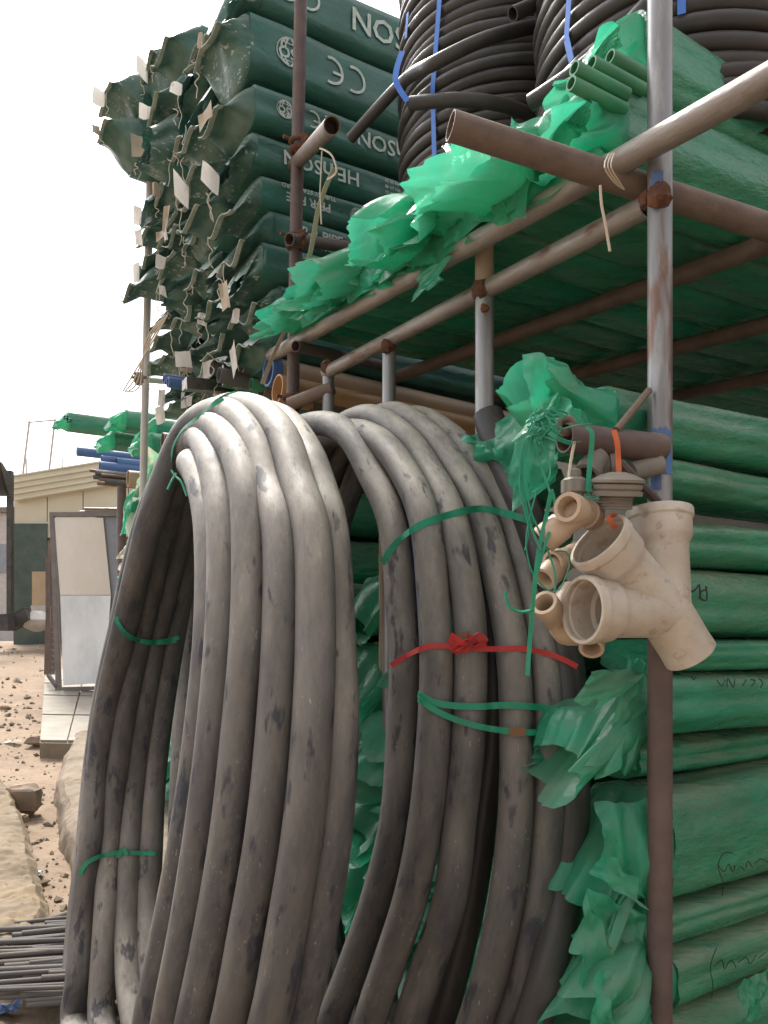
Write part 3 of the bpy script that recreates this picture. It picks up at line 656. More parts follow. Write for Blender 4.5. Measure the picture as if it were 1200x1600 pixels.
# near column under the deck
NB = [('A', 612, 705, .24, .0, 'topmost green bundle under the deck with a pointed torn tip', dict(out=.13, drop=-.06, open_=.6, lift=.03, amp=.03, flat=.3, nf=3)),
      ('B', 706, 768, .20, .02, 'dusty green bundle right below the topmost one under the deck', None),
      ('C', 804, 879, .22, .0, 'green bundle beside the upper sockets of the big beige fitting', None),
      ('D', 882, 995, .24, .0, 'green bundle with black handwritten letters beside the big beige fitting', None),
      ('E', 998, 1052, .22, .0, 'thin green bundle level with the lower end of the big beige fitting', None),
      ('F', 1053, 1153, .24, .0, 'green bundle with faint scribble just below the thin bundle by the post', dict(out=.22, drop=.12, open_=.9, lift=.02, amp=.09)),
      ('G', 1166, 1236, .20, .10, 'dark recessed green bundle in the shadow gap of the near stack', None),
      ('H', 1238, 1424, .26, .0, 'thick green bundle with a tall scribble, below the shadow gap', dict(out=.20, drop=.10, open_=.95, lift=.0, amp=.08)),
      ('I', 1425, 1489, .23, .0, 'flat green bundle under the thick scribbled one', dict(out=.20, drop=.10, open_=1.0, lift=.0, amp=.09)),
      ('J', 1491, 1592, .24, .0, 'lowest green bundle in view with a torn blue-green scrap', dict(out=.24, drop=.08, open_=1.0, lift=.0, amp=.1)),
      ('K', 1600, 1720, .24, .02, 'green bundle under the lowest scribbled one at the bottom edge', None)]
KZ = 1.676/F
NBT = {}
for i, (k, y0, y1, w, rec, lb, film) in enumerate(NB):
    z1, z0 = CH+(HY-y0)*KZ, CH+(HY-y1)*KZ
    tilt = {'A': .01, 'B': -.01, 'G': .02, 'H': .04, 'I': .035, 'J': .03, 'K': .03}.get(k, 0)
    NBT[k] = green_bundle(1.15+rec+w/2, (1.20 if k == 'A' else 1.30 if k == 'B' else 1.36)+.02*math.sin(i*2.2), (z0+z1)/2, 2.6, w, z1-z0, lb, 'near stack of green bundles under the deck', i*2.3+11, film, nr=4, ex=3.6, tilt=tilt, rip=.06)
# the other columns under the deck
c_i = 0
for ci, u in enumerate((1.62, 1.92, 2.22, 2.52, 2.82)):
    for ri in range(6):
        zc = gz(u)+.22+ri*.235+.02*math.sin(ci*3+ri)
        if zc > 2.0: continue
        lb = 'green bundle behind the coils, %s column behind the near stack, %s from the ground' % (ORD[ci], ORD[ri])
        green_bundle(u, 1.42+.05*math.sin(c_i*1.9), zc, 1.8, .26, .215, lb, 'green bundles under the deck behind the coils', c_i*1.31+40,
                     dict(out=.16+.06*math.sin(c_i), drop=.08, open_=.95, lift=.0, amp=.09, n=24, m=9), seg=8); c_i += 1
# under the printed bags
for ci, u in enumerate((3.3, 3.65, 4.0, 4.4, 4.8, 5.2)):
    for ri in range(9):
        zc = gz(u)+.16+ri*.235
        if zc > 2.36: continue
        lb = 'green bundle below the printed bags, %s column past the brown upright, %s from the ground' % (ORD[ci], ORD[ri])
        green_bundle(u, 1.30+.06*math.sin(c_i*1.9), zc, 1.6, .30, .215, lb, 'green bundles below the printed bags', c_i*1.31+40,
                     dict(out=.16+.06*math.sin(c_i), drop=.08, open_=.95, lift=.0, amp=.09, n=20, m=7), seg=6, n=20); c_i += 1

# ------------------------------------------------------------------ printed dark green bags
M_bagend = mat('printed_bag_end', BAG, (0.020, 0.125, 0.095), 0.4, 5, (0.36, 0.36, 0.31), 0.34, 0.3, 5, bump=0.4, bscale=16, transl=0.12, spots=(0.45, 0.48, 0.43), spamt=0.8, spscale=30, stretch=(1, 1, 2.2))
M_bagend2 = mat('plain_bag_end', BAG, (0.020, 0.125, 0.095), 0.4, 5, (0.36, 0.36, 0.31), 0.34, 0.3, 5, bump=0.4, bscale=16, transl=0.12)
M_lip = mat('pale_seal', (0.34, 0.36, 0.30), (0.16, 0.22, 0.18), 0.6, 14)
TXT = {}
def text_geo(s, size, bold=0.0):
    k = (s, size, bold)
    if k not in TXT:
        cu = bpy.data.curves.new('lettering', 'FONT'); cu.body = s; cu.size = size; cu.resolution_u = 2; cu.align_x = 'CENTER'; cu.align_y = 'CENTER'; cu.offset = bold
        o = bpy.data.objects.new('lettering', cu); me = o.to_mesh()
        TXT[k] = ([v.co.copy() for v in me.vertices], [tuple(p.vertices) for p in me.polygons])
        o.to_mesh_clear(); bpy.data.objects.remove(o); bpy.data.curves.remove(cu)
    return TXT[k]
def put_text(mb, s, size, f, bold=0.0, sx=1.0):
    vs, fs = text_geo(s, size, bold); mb.add([f(v.x*sx, v.y) for v in vs], fs)
def ringmark(mb, f, cx, cy, r0, r1, a0=0.0, a1=2*math.pi, n=20):
    vs = []
    for i in range(n+1):
        a = a0+(a1-a0)*i/n
        for r in (r0, r1): vs.append(f(cx+r*math.cos(a), cy+r*math.sin(a)))
    mb.add(vs, [(2*i, 2*i+1, 2*i+3, 2*i+2) for i in range(n)])
def rect(mb, f, x0, y0, x1, y1): mb.add([f(x0, y0), f(x1, y0), f(x1, y1), f(x0, y1)], [(0, 1, 2, 3)])
def ce_mark(mb, f, cx, cy, r):
    ringmark(mb, f, cx-r*.75, cy, r*.8, r, math.radians(70), math.radians(290), 14)
    ringmark(mb, f, cx+r*1.05, cy, r*.8, r, math.radians(70), math.radians(290), 14); rect(mb, f, cx+r*.1, cy-r*.1, cx+r*.9, cy+r*.1)
def iso_mark(mb, f, cx, cy, r):
    ringmark(mb, f, cx, cy, r*.93, r)
    for yy in (.6, -.6): rect(mb, f, cx-r*.75, cy+yy*r-r*.03, cx+r*.75, cy+yy*r+r*.03)
    for rx in (.35, .7):
        pts = [(cx+rx*r*math.cos(a), cy+r*.95*math.sin(a)) for a in [2*math.pi*i/20 for i in range(21)]]
        for (x0, y0), (x1, y1) in zip(pts, pts[1:]):
            if abs((y0+y1)/2-cy) > .3*r: rect(mb, f, min(x0, x1)-.03*r, min(y0, y1), max(x0, x1)+.03*r, max(y0, y1))
    put_text(mb, 'ISO', r*1.1, lambda x, y: f(cx+x, cy+y), r*.03)
SIZES = ['20', '25', '32', '40', '50', '63']
def pn_list(mb, f, cx, cy, hgt, rows=4, cols=2):
    ls = hgt/rows
    for c in range(cols):
        for r in range(rows):
            x, y = cx+(c-(cols-1)/2)*ls*5.2, cy+hgt/2-(r+.5)*ls
            rect(mb, f, x-ls*2.2, y-ls*.26, x-ls*1.7, y+ls*.26); put_text(mb, 'PN %s %s' % ('20' if c else '25', SIZES[r+c]), ls*.75, lambda a, b, x=x, y=y: f(x+a+ls*.25, y+b), ls*.01)
def bag_prints(mb, f0, v_from, v_to, h, phase, flip):
    """print repeated along the bag; f0(v, dz) gives the point on the bag's side"""
    sg = -1 if flip else 1
    def blk(v, fn, hw=.1):
        if v > v_to: return
        fn(lambda x, y: f0(v+sg*x, sg*y))
    seqs = [('ce', .9), ('name', 3.1), ('pn', 2.3), ('pipe', 2.2), ('iso', .9)]
    k = int(phase*10); v = v_from+.03
    while v < v_to:
        kind_, wd = seqs[k % 5]; k += 1; c = v+wd*h/2; v += wd*h+.05*h
        if kind_ == 'name': blk(c, lambda f: (put_text(mb, 'HE', h*.56, lambda x, y: f(x-h*.86, y-.02*h), h*.008), put_text(mb, 'n', h*.72, lambda x, y: f(x-h*.24, y), h*.008), put_text(mb, 'SON', h*.56, lambda x, y: f(x+h*.50, y-.02*h), h*.008)))
        elif kind_ == 'pipe': blk(c, lambda f: (put_text(mb, 'PP-R PIPE', h*.36, lambda x, y: f(x, y+.02*h), h*.009), put_text(mb, 'TURKEY STANDARD', h*.19, lambda x, y: f(x, y-h*.28), h*.004)))
        elif kind_ == 'ce': blk(c, lambda f: ce_mark(mb, f, 0, 0, h*.22))
        elif kind_ == 'iso': blk(c, lambda f: iso_mark(mb, f, 0, 0, h*.22))
        else: blk(c, lambda f: pn_list(mb, f, 0, 0, h*.70))
def tagpiece(p, w, h, seed, parent, m=None):
    q = MB(); vs = []; a = seed*1.7; ax = Vector((math.cos(a)*.5+.6, math.sin(a)*.6, .15*math.sin(seed*3))).normalized()
    dn = Vector((.12*math.sin(seed*5), .1, -1)).normalized()
    for i in range(4):
        for j in range(3): vs.append(p+ax*(i/3-.5)*w+dn*(j/2)*h+Vector((0, -1, 0))*.012*math.sin(i*1.4+seed+j))
    q.add(vs, [(j+i*3, j+1+i*3, j+4+i*3, j+3+i*3) for i in range(3) for j in range(2)]); return obj('paper_tag', q, m or M_paper, parent)
def stringpiece(p, ln, seed, parent, m=None, r=.0025):
    q = MB(); tube(q, spline([p+Vector((.03*nz(seed, k*.7), .02*nz(seed+3, k*.7), -ln*k/5)) for k in range(6)], 14), r, 5); return obj('string', q, m or M_string, parent)

ROWY = [-180, -75, 22, 128, 196, 258, 314, 374, 440, 502, 556, 606]
random.seed(11)
for ri in range(len(ROWY)-1):
    for ci in range(6):
        if ri == 0 and ci < 2: continue
        u = 3.24+.36*ci
        z1, z0 = (CH+(HY-ROWY[ri])*3.25/F, CH+(HY-ROWY[ri+1])*3.25/F)
        sh_ = .10*ci*math.sin(ri*1.3+.4); zc = (z0+z1)/2 + .02*math.sin(ci*2+ri) + .075*ci; h = (z1-z0)*.97; w = .345
        if ri == 10 and ci < 2: continue
        ym = (ROWY[ri]+ROWY[ri+1])/2; yi = HY-(zc-CH)*F/(UY*u+VY*1.0)
        ed = [(-200, 300), (20, 262), (90, 215), (140, 200), (220, 180), (270, 236), (340, 248), (430, 228), (500, 262), (700, 270)]
        for (ya, xa), (yb, xb) in zip(ed, ed[1:]):
            if ya <= yi <= yb: xe = xa+(xb-xa)*(yi-ya)/(yb-ya)
        xn = 352 if ym < 330 else 372 if ym < 420 else 390
        fr_ = ci/5; xt = xn+(xe-xn)*fr_+random.uniform(-11, 11)+26
        v0 = uv_of(onU(xt, yi, u))[1]
        seed = ri*3.1+ci*7.7
        lb = 'dark green printed pipe bag, %s row from the top, %s column past the brown upright' % (ORD[ri], ORD[ci])
        t = thing('printed_pipe_bag', W(u, v0+.3, z0), lb, 'pipe bag', 'dark green printed pipe bags stacked on the far bay')
        kw = dict(n=32, seg=22, rip=.02, nr=3, seed=seed, ex=6.0, tilt=-.012+.01*math.sin(seed))
        q = MB(); skin(q, bundle_geo(u, v0, zc, 2.9 if ci < 2 else 1.8, w, h, **kw)); obj('bag_body', q, M_bag, t, smooth=60)
        pil = (ri*7+ci*5) % 10 < 7
        if pil: rings = pillow_end(u, v0, zc, w, h, .15+.05*math.sin(seed*2), seed)
        else: rings = crumple(u, v0, zc, w, h, .12+.04*math.sin(seed*2), seed, drop=.06+.04*math.sin(seed), open_=.84, lift=.0, n=40, m=12, ex=4.0, amp=.032, flat=.6, rag=.45, nf=3)
        be = film_obj(rings, t, M_bagend if (ri+ci) % 3 else M_bagend2, 'bag_end', smooth=60)
        e = rings[-1]; em = sum(e, Vector())/len(e)
        if pil:
            lip = sorted([(uv_of(p)[0], p) for p in e[:len(e)//2]], key=lambda q_: q_[0]); q = MB(); ribbon(q, [p-Vd*.006 for _, p in lip], .022, Vd, .004); obj('sealed_lip', q, M_lip, be)
        if random.random() < .55: tagpiece(em+Vector((-.02, -.06, .02)), random.uniform(.04, .10), random.uniform(.05, .12), seed, be, M_paper if random.random() < .6 else M_kraft)
        for k in range(random.choice((0, 1, 1, 2))): stringpiece(e[(k*9+ci) % len(e)]+Vector((0, -.01, 0)), .12+.06*math.sin(seed+k*2), seed+k, be)
        if ci <= 1 and ri < 9:
            def f0(v, dz, u=u, zc=zc, h=h, w=w, v0=v0, seed=seed, kw=kw):
                L_ = 2.9 if ci < 2 else 1.8; f = (v-v0)/L_; y = max(-.9, min(.9, 2*dz/h)); a = math.atan2(y, -1); c, s = math.cos(a), math.sin(a)
                R = (abs(c)**6+abs(s)**6)**(-1/6); rp = 1+.02*abs(math.sin(a*3+seed+.5*nz(f*2, seed)))-.012+.05*nz(f*6+seed, c*1.5, s*1.5)
                uc = u+.012*nz(f*4+seed, 1)
                return W(uc+c*R*w/2*rp-.007, v, zc+kw['tilt']*L_*f+.008*nz(f*5+seed, 7)+dz)
            pm = MB(); bag_prints(pm, f0, v0+.02, v0+2.6, h, .30+.75*abs(math.sin(ri*1.7+ci)), ri not in (6, 9))
            obj('lettering', pm, M_print, t, smooth=False)
# a printed bag seen low through the left coil
t = thing('printed_pipe_bag', onU(290, 1060, 4.6), 'dark green bag with a printed size list, seen low through the left coil', 'pipe bag')
zc = onU(290, 1058, 4.5).z; q = MB(); skin(q, bundle_geo(4.2, 1.0, zc, 2.0, .3, .26, n=24, seg=8, rip=.02, seed=3, ex=4.5)); obj('bag_body', q, M_bag, t, smooth=60)
pm = MB(); pn_list(pm, lambda x, y: W(4.2-.162, 1.22+x, zc+y), 0, 0, .22, 5, 2); pn_list(pm, lambda x, y: W(4.2-.162, 1.72+x, zc+y), 0, 0, .22, 5, 2); obj('lettering', pm, M_print, t, smooth=False)

# loose strap and wires hanging by the brown upright
q = MB(); ribbon(q, spline([onV(523, 262, 1.1), onV(512, 285, 1.1), onV(497, 330, 1.12), onV(486, 390, 1.14), onV(470, 450, 1.16), onV(448, 510, 1.18), onV(425, 560, 1.18), onV(410, 600, 1.16)], 30), .018, Vector((1, .3, .4)))
tag(obj('loose_strap', q, M_kraft), 'long dusty packing strap hanging beside the brown upright', 'strap')
q = MB(); tube(q, spline([onV(500, 232, 1.05), onV(520, 245, 1.05), onV(526, 268, 1.06), onV(512, 280, 1.06)], 16), .003, 5); tube(q, [onV(503, 236, 1.05), onV(500, 300, 1.06), onV(502, 350, 1.06)], .0025, 5)
tag(obj('tie_wire', q, M_string), 'pale tie wire dangling from the upper coupler', 'wire')
for k in range(4):
    q = MB(); tube(q, spline([onV(262-k*4, 492+k*3, 1.0), onV(235-k*3, 540, 1.0), onV(205+k*5, 590+k*3, 1.0), onV(192+k*3, 612, 1.0)], 14), .0045, 5)
    tag(obj('hanging_string', q, M_kraft), 'thin frayed string slanting past the far pale pole, %s from the left' % ORD[3-k], 'string')

# ------------------------------------------------------------------ big drain pipes below the bags
PV = [(420, 580, .062, M_tan, 'large tan drain pipe with a blue inner end below the bags', 1.22), (433, 608, .060, M_orange, 'large orange drain pipe under the tan one', 1.22),
      (378, 566, .052, M_brownp, 'brown pipe end peeking out left of the tan drain pipe', 1.2), (409, 605, .050, M_brownp, 'brown pipe end left of the orange drain pipe', 1.25),
      (342, 586, .034, M_greyp, 'dark grey pipe below the lowest bags', 1.1), (330, 575, .03, M_greyp, 'thinner dark grey pipe just above the other', 1.15),
      (392, 600, .026, M_greenpipe, 'short green pipe end between the brown pipes and the board', 1.2)]
for i, (x, y, r, m, lb, v) in enumerate(PV):
    p = onV(x, y, v); t = thing('drain_pipe', p-Vector((0, 0, r)), lb, 'pipe')
    q = MB(); tube(q, [p, p+Vd*2.4-Zd*.10], r, 28, hollow=.10); obj('barrel', q, m, t)
    if i == 0:
        q = MB(); lathe(q, p-Vd*.004, Vd, [(.09, r*.87), (0, r*.87), (0, r*1.02), (.045, r*1.02), (.046, r*.99)], 30); obj('blue_end', q, M_bluep, t, smooth=30)
    if i < 2:
        for k in range(2):
            c = p+Vd*(1.35+k*.14)-Zd*(.058); q = MB(); tube(q, [c+Ud*(-r*1.03)+Vector((math.cos(a)*.02, 0, math.sin(a)*.05-.01)) for a in [2*math.pi*j/14 for j in range(14)]], .002, 4, closed=True)
            if i == 0: obj('wire_tie', q, M_black, t)
q = MB(); a, b = onV(288, 600, 1.0), onV(420, 612, 1.7); d = (b-a).normalized(); box(q, (a+b)/2, (b-a)/2, Ud*.04, Zd*.024); box(q, (a+b)/2-Ud*.035-Zd*.02, (b-a)/2, Ud*.012, Zd*.014)
tag(obj('steel_channel', q, M_rustbr, smooth=False), 'dusty brown steel channel lying above the left coil', 'channel')
for k, (x, y, l) in enumerate(((256, 592, .5), (262, 597, .5))):
    p = onV(x, y, 1.05); q = MB(); tube(q, [p, p+Vd*1.2], .028, 14, hollow=.15); tag(obj('blue_pipe', q, M_bluep, loc=p), 'blue pipe below the bags by the far pale pole, %s one' % ('upper' if k == 0 else 'lower'), 'pipe')

# ------------------------------------------------------------------ black coils standing on the deck
def deck_coil(cu, cv, zb, R, n, r, label, seed, straps, tails):
    t = thing('black_pipe_coil', W(cu, cv, zb), label, 'pipe coil', 'black pipe coils on the deck')
    z = zb+r
    for i in range(n):
        Rr = R+.006*math.sin(i*1.9+seed)+.008*nz(i*.8, seed); tx, ty = .02*nz(i*.25+seed, 2), .02*nz(i*.25+seed, 8); ph = i*1.1
        pts = []
        for k in range(56):
            a = 2*math.pi*k/56; du, dv = math.cos(a)*Rr, math.sin(a)*Rr
            pts.append(W(cu+du, cv+dv, z+tx*du+ty*dv+.006*math.sin(a*2+ph)+.004*nz(k*.3, i, seed)))
        q = MB(); tube(q, pts, r, 10, closed=True); obj('pipe_turn', q, M_coil, t)
        z += r*2*.97
    q = MB(); pts = []
    for k in range(40):
        a = 2*math.pi*k/40; pts.append((math.cos(a)*(R-2.2*r), math.sin(a)*(R-2.2*r)))
    q.add([W(cu+x, cv+y, zb) for x, y in pts]+[W(cu+x, cv+y, z-r) for x, y in pts], [(k, (k+1) % 40, 40+(k+1) % 40, 40+k) for k in range(40)]); obj('inner_turns', q, M_coil, t)
    for (px0, y0, px1, y1) in straps:
        P = []
        for k in range(14):
            f = k/13; px, py = px0+(px1-px0)*f, y0+(y1-y0)*f
            dx, dz = ray(px, py); du_, dv_ = UX*dx+UY, VX*dx+VY; Rr = R+r*1.35
            A_, B_, C_ = du_*du_+dv_*dv_, -2*(du_*cu+dv_*cv), cu*cu+cv*cv-Rr*Rr; D = B_*B_-4*A_*C_
            Y = (-B_-math.sqrt(D))/(2*A_) if D > 0 else -B_/(2*A_)
            P.append(at(px, py, Y))
        q = MB(); tan = Vector((P[5]-W(cu, cv, P[5].z)).to_tuple()).normalized().cross(Zd); ribbon(q, P, .019, tan); obj('strap', q, M_strapb, t)
    for tl in tails:
        q = MB(); tube(q, spline(tl, 30), r*1.0, 12, hollow=.2); obj('loose_end', q, M_coil, t)
    return t
uA, vA = 2.31, 1.83; uB, vB = 1.55, 1.86
deck_coil(uA, vA, zR1(uA)+.222, .37, 30, .0205, 'tall black pipe coil with blue straps, nearer the printed bags', 2.0,
          [(689, -30, 676, 140), (676, 140, 680, 300), (664, 255, 660, 330), (637, 20, 634, 60)],
          [[onV(548, 216, 1.35), onV(625, 133, 1.4), at(680, 98, 2.42), at(760, 60, 2.40), at(850, 38, 2.45)], [at(641, 162, 2.46), at(720, 156, 2.40), at(790, 165, 2.42), at(850, 190, 2.5)], [at(801, 22, 2.3), at(850, 0, 2.35), at(900, -30, 2.4)]])
deck_coil(uB, vB, zR1(uB)+.222, .385, 30, .0215, 'tall black pipe coil behind the near post', 5.0,
          [(891, -30, 885, 60), (885, 60, 893, 95), (859, 140, 852, 172), (1065, -30, 1065, 22)], [[at(830, 160, 2.05), at(930, 90, 1.93), at(1010, 10, 1.9), at(1060, -60, 1.9)]])
q = MB(); ribbon(q, spline([at(629, 80, 2.5), at(618, 125, 2.46), at(637, 158, 2.44)], 12), .018, Vector((1, 0, .3))); tag(obj('blue_strap', q, M_strapb), 'slack blue strap round the loose pipe end beside the printed bags', 'strap')

# ------------------------------------------------------------------ the two large coils leaning on the rack
LEAN = .12; PR = .0405
def big_coil(name_label, strands, base, seed):
    t = thing('large_pipe_coil', base, name_label, 'pipe coil', 'large dusty pipe coils leaning on the rack'); paths = []
    for i, s in enumerate(strands):
        P = [onV(x, y, v, LEAN) for (x, y, v) in s['p']]
        if s.get('open'): pts = spline(P, 90)
        else:
            a, b = P[-1], P[0]; (ua, va), (ub, vb) = uv_of(a), uv_of(b); um = (ua+ub)/2; zb = gz(um)+.10+.012*i
            pts = spline(P+[W(um+(ua-um)*.62, va, zb+(a.z-zb)*.30), W(um, (va+vb)/2, zb), W(um+(ub-um)*.62, vb, zb+(b.z-zb)*.30)], 120, closed=True)
        q = MB(); tube(q, pts, PR*s.get('k', 1)*(.975 if seed == 2 else 1), 20, closed=not s.get('open'), hollow=.13 if s.get('open') else 0); obj('pipe_turn', q, s.get('m', M_hdpe), t); paths.append(pts)
    return t, paths
rows = [830, 983, 1153, 1307, 1460, 1598]
frow = [795, 983, 1087, 1210, 1324, 1437, 1535, 1590]
def nearc(left, v, off): return [(x+off, y, v) for x, y in zip(left, rows)][::-1]
Fv = {'F0': .40, 'F1': .455, 'F2': .515, 'F3': .575, 'F4': .635}
FL = {'F1': [227, 180, 156, 138, 128, 115, 104, 97], 'F2': [250, 206, 186, 169, 158, 152, 142, 140], 'F3': [274, 232, 214, 198, 190, 185, 184, 192], 'F4': [292, 259, 242, 227, 221, 217, 222, 236]}
def farc(k, off=14): return [(x+off+ (4 if i > 5 else 0), y, Fv[k]) for i, (x, y) in enumerate(zip(FL[k], frow))]
S = [dict(p=nearc([305, 306, 290, 268, 238, 210], .475, 24)+[(318, 765, .48), (298, 724, .50)]+farc('F4')),
     dict(p=nearc([324, 323, 309, 290, 265, 238], .475, 26)+[(341, 760, .48), (330, 715, .49), (307, 690, .52)]+farc('F3')),
     dict(p=nearc([363, 362, 348, 331, 305, 276], .502, 27)+[(384, 760, .505), (362, 696, .51), (325, 668, .515), (285, 720, .515)]+farc('F2')),
     dict(p=nearc([410, 412, 402, 386, 359, 332], .545, 28)+[(419, 760, .55), (398, 690, .55), (345, 644, .53), (288, 680, .50)]+farc('F1')),
     dict(p=nearc([458, 464, 458, 443, 418, 391], .589, 29)+[(466, 760, .59), (440, 680, .595), (395, 640, .585), (330, 650, .56)]+[(246, 765, .545), (214, 860, .54), (186, 983, .53), (163, 1087, .52), (146, 1210, .51), (136, 1324, .50), (123, 1437, .49), (114, 1590, .48)]),
     dict(p=nearc([492, 501, 505, 494, 470, 436], .654, 24)+[(500, 765, .66), (478, 705, .665), (438, 655, .67), (370, 665, .70), (330, 760, .74), (305, 900, .76), (290, 1050, .76), (284, 1200, .75), (280, 1400, .74), (285, 1560, .74)])]
coil1, P1s = big_coil('large dusty black pipe coil standing at the left, in front of the other coil', S, W(2.0, .6, gz(2.0)), 1)
T = []
r2 = [812, 965, 1040, 1160, 1280, 1400, 1520, 1596]
def n2(xs, v): return [(x, y, v) for x, y in zip(xs, r2)][::-1]
def far2(v, k): return [W(2.42+.02*k, v+.06, 1.86), W(2.62+.03*k, v+.03, 1.5), W(2.66+.03*k, v, 1.15), W(2.55+.03*k, v-.04, .8)]
T = [dict(p=n2([612, 628, 633, 628, 619, 590, 548, 520], .93)+[(580, 740, .925), (545, 680, .92), (497, 662, .92), (455, 680, .90), (420, 760, .90), (395, 900, .88), (382, 1050, .86), (385, 1250, .84), (410, 1450, .82)]),
     dict(p=n2([663, 679, 682, 677, 665, 642, 603, 578], .946)+[(633, 740, .95), (590, 688, .95), (537, 676, .955), (490, 700, .95), (455, 790, .93), (435, 900, .92), (425, 1100, .90), (440, 1400, .88)]),
     dict(p=n2([706, 733, 735, 731, 718, 704, 665, 640], 1.014)+[(672, 740, 1.03), (630, 682, 1.03), (568, 652, 1.03), (510, 690, 1.01), (475, 790, 1.0), (455, 900, .98), (445, 1100, .96), (460, 1400, .95)]),
     dict(p=n2([754, 793, 803, 808, 805, 792, 767, 742], 1.105)+[(716, 740, 1.095), (670, 680, 1.095), (605, 648, 1.095), (545, 690, 1.08), (505, 780, 1.06), (485, 900, 1.05), (470, 1100, 1.03), (485, 1400, 1.0)]),
     dict(p=n2([795, 838, 852, 857, 856, 843, 820, 796], 1.18)+[(755, 740, 1.15), (706, 685, 1.15), (640, 655, 1.15), (580, 700, 1.13), (540, 790, 1.11), (512, 900, 1.09), (495, 1100, 1.07), (505, 1400, 1.05)]),
     dict(p=n2([728, 762, 770, 768, 752, 735, 708, 685], 1.135)+[(690, 745, 1.10), (640, 700, 1.12), (580, 690, 1.13), (540, 740, 1.13), (515, 830, 1.13), (495, 1000, 1.12), (500, 1300, 1.1)], m=M_hdpe2),
     dict(p=[(762, 648, 1.15), (786, 720, 1.17), (828, 812, 1.19), (872, 965, 1.215), (886, 1040, 1.225), (893, 1160, 1.232), (892, 1280, 1.232), (880, 1400, 1.225), (855, 1520, 1.18), (830, 1600, 1.17), (780, 1720, 1.15)], open=True, m=M_hdpe2, k=1.03)]
coil2, P2s = big_coil('large dusty black pipe coil leaning on the rack tied with red and green straps', T, W(1.95, 1.05, gz(1.95)), 2)
# blue identification line along the first turn of the right coil
pts = P2s[0]; fr = frames(pts, True); q = MB(); top = max(range(len(pts)), key=lambda i: pts[i].z); sel = [i for i in range(top-4) if pts[i].z > 0.5]
st = sel[0]
L_ = [pts[i]+ (Vd*.72-Ud*.69).normalized()*(PR*.975+.0006) for i in sel]
ribbon(q, L_, .005, Vd); obj('blue_line', q, M_blue_line, coil2)

# straps round the coils: band through image points just in front of the pipe skins
def coil_strap(parent, pts, w, m, name='strap', side=Zd):
    q = MB(); P = spline([onV(x, y, v, LEAN) for x, y, v in pts], 40); ribbon(q, P, w, side); return obj(name, q, m, parent)
def front_v(paths, px, py, lift=.006):
    """nearest point of the coil's skin on a pixel ray"""
    dx, dz = ray(px, py); d = Vector((dx, 1, dz)); o = Vector((0, 0, CH)); best = None
    for pts in paths:
        for i in range(len(pts)):
            a, b = pts[i], pts[(i+1) % len(pts)]
            if (b-a).length > .3: continue
            for s in (0, .5):
                c = a.lerp(b, s); t = (c-o).dot(d)/d.dot(d); dist = (o+d*t-c).length
                if dist < PR*1.02:
                    y = t - math.sqrt(max(0, PR*PR-dist*dist))/d.length
                    if best is None or y < best: best = y
    return best
def wrap_strap(parent, paths, pts, w, m, name='strap', n=46, lift=.004):
    P = spline([Vector((x, y, 0)) for x, y in pts], n); Y = [front_v(paths, p.x, p.y) for p in P]
    known = [y for y in Y if y is not None]; last = known[0]
    for i, y in enumerate(Y):
        if y is None: Y[i] = last
        else: last = y
    # taut band: bridge the hollows between pipes (running minimum, smoothed)
    Z = [min(Y[max(0, i-2):i+3]) for i in range(len(Y))]; Z = [sum(Z[max(0, i-1):i+2])/len(Z[max(0, i-1):i+2]) for i in range(len(Z))]
    q = MB(); ribbon(q, [at(p.x, p.y, y-lift) for p, y in zip(P, Z)], w, Zd); return obj(name, q, m, parent)
wrap_strap(coil2, P2s, [(597, 880), (618, 850), (650, 824), (700, 805), (750, 795), (790, 802), (835, 816)], .017, M_strapg)
rs = wrap_strap(coil2, P2s, [(611, 1040), (640, 1022), (670, 1010), (712, 1010), (760, 1014), (820, 1014), (870, 1026), (902, 1042)], .0125, M_strapr)
wrap_strap(coil2, P2s, [(653, 1084), (680, 1098), (740, 1104), (790, 1102), (850, 1106), (917, 1118)], .015, M_strapg)
gs = wrap_strap(coil2, P2s, [(653, 1092), (690, 1115), (740, 1133), (800, 1143), (850, 1144), (900, 1138), (918, 1122)], .0135, M_strapg, lift=.007)
q = MB(); c = at(809, 1143, front_v(P2s, 809, 1143)-.012); box(q, c, Vector((.017, 0, 0)), Vector((0, .0015, 0)), Vector((0, 0, .010))); obj('strap_clip', q, M_clip, gs, smooth=False)
# knot of the red strap
q = MB(); yk = front_v(P2s, 725, 1008)-.02
for k, P in enumerate([[(702, 998), (715, 1012), (728, 1016), (742, 1004), (730, 994)], [(706, 1018), (722, 1006), (738, 1000), (758, 1010)], [(735, 1002), (748, 992), (760, 1004), (742, 1012)], [(704, 992), (716, 1000), (726, 1010), (712, 1020)]]):
    ribbon(q, spline([at(x, y, yk-.004*k-.006*(j % 2)) for j, (x, y) in enumerate(P)], 14), .013, Vector((.3, -.6, 1)))
obj('strap_knot', q, M_strapr, rs)
q = MB(); box(q, at(725, 992, yk+.002), Vector((.012, 0, .002)), Vector((0, .002, 0)), Vector((0, 0, .007))); obj('strap_clip', q, M_clip, rs, smooth=False)
wrap_strap(coil1, P1s, [(181, 964), (190, 983), (205, 996), (230, 1003), (255, 1002), (280, 996)], .014, M_strapg)
wrap_strap(coil1, P1s, [(182, 968), (193, 985), (212, 999), (235, 1006), (276, 1002)], .008, M_strapg, lift=.008)
ls = wrap_strap(coil1, P1s, [(125, 1367), (135, 1349), (160, 1337), (190, 1332), (215, 1333), (245, 1334)], .014, M_strapg)
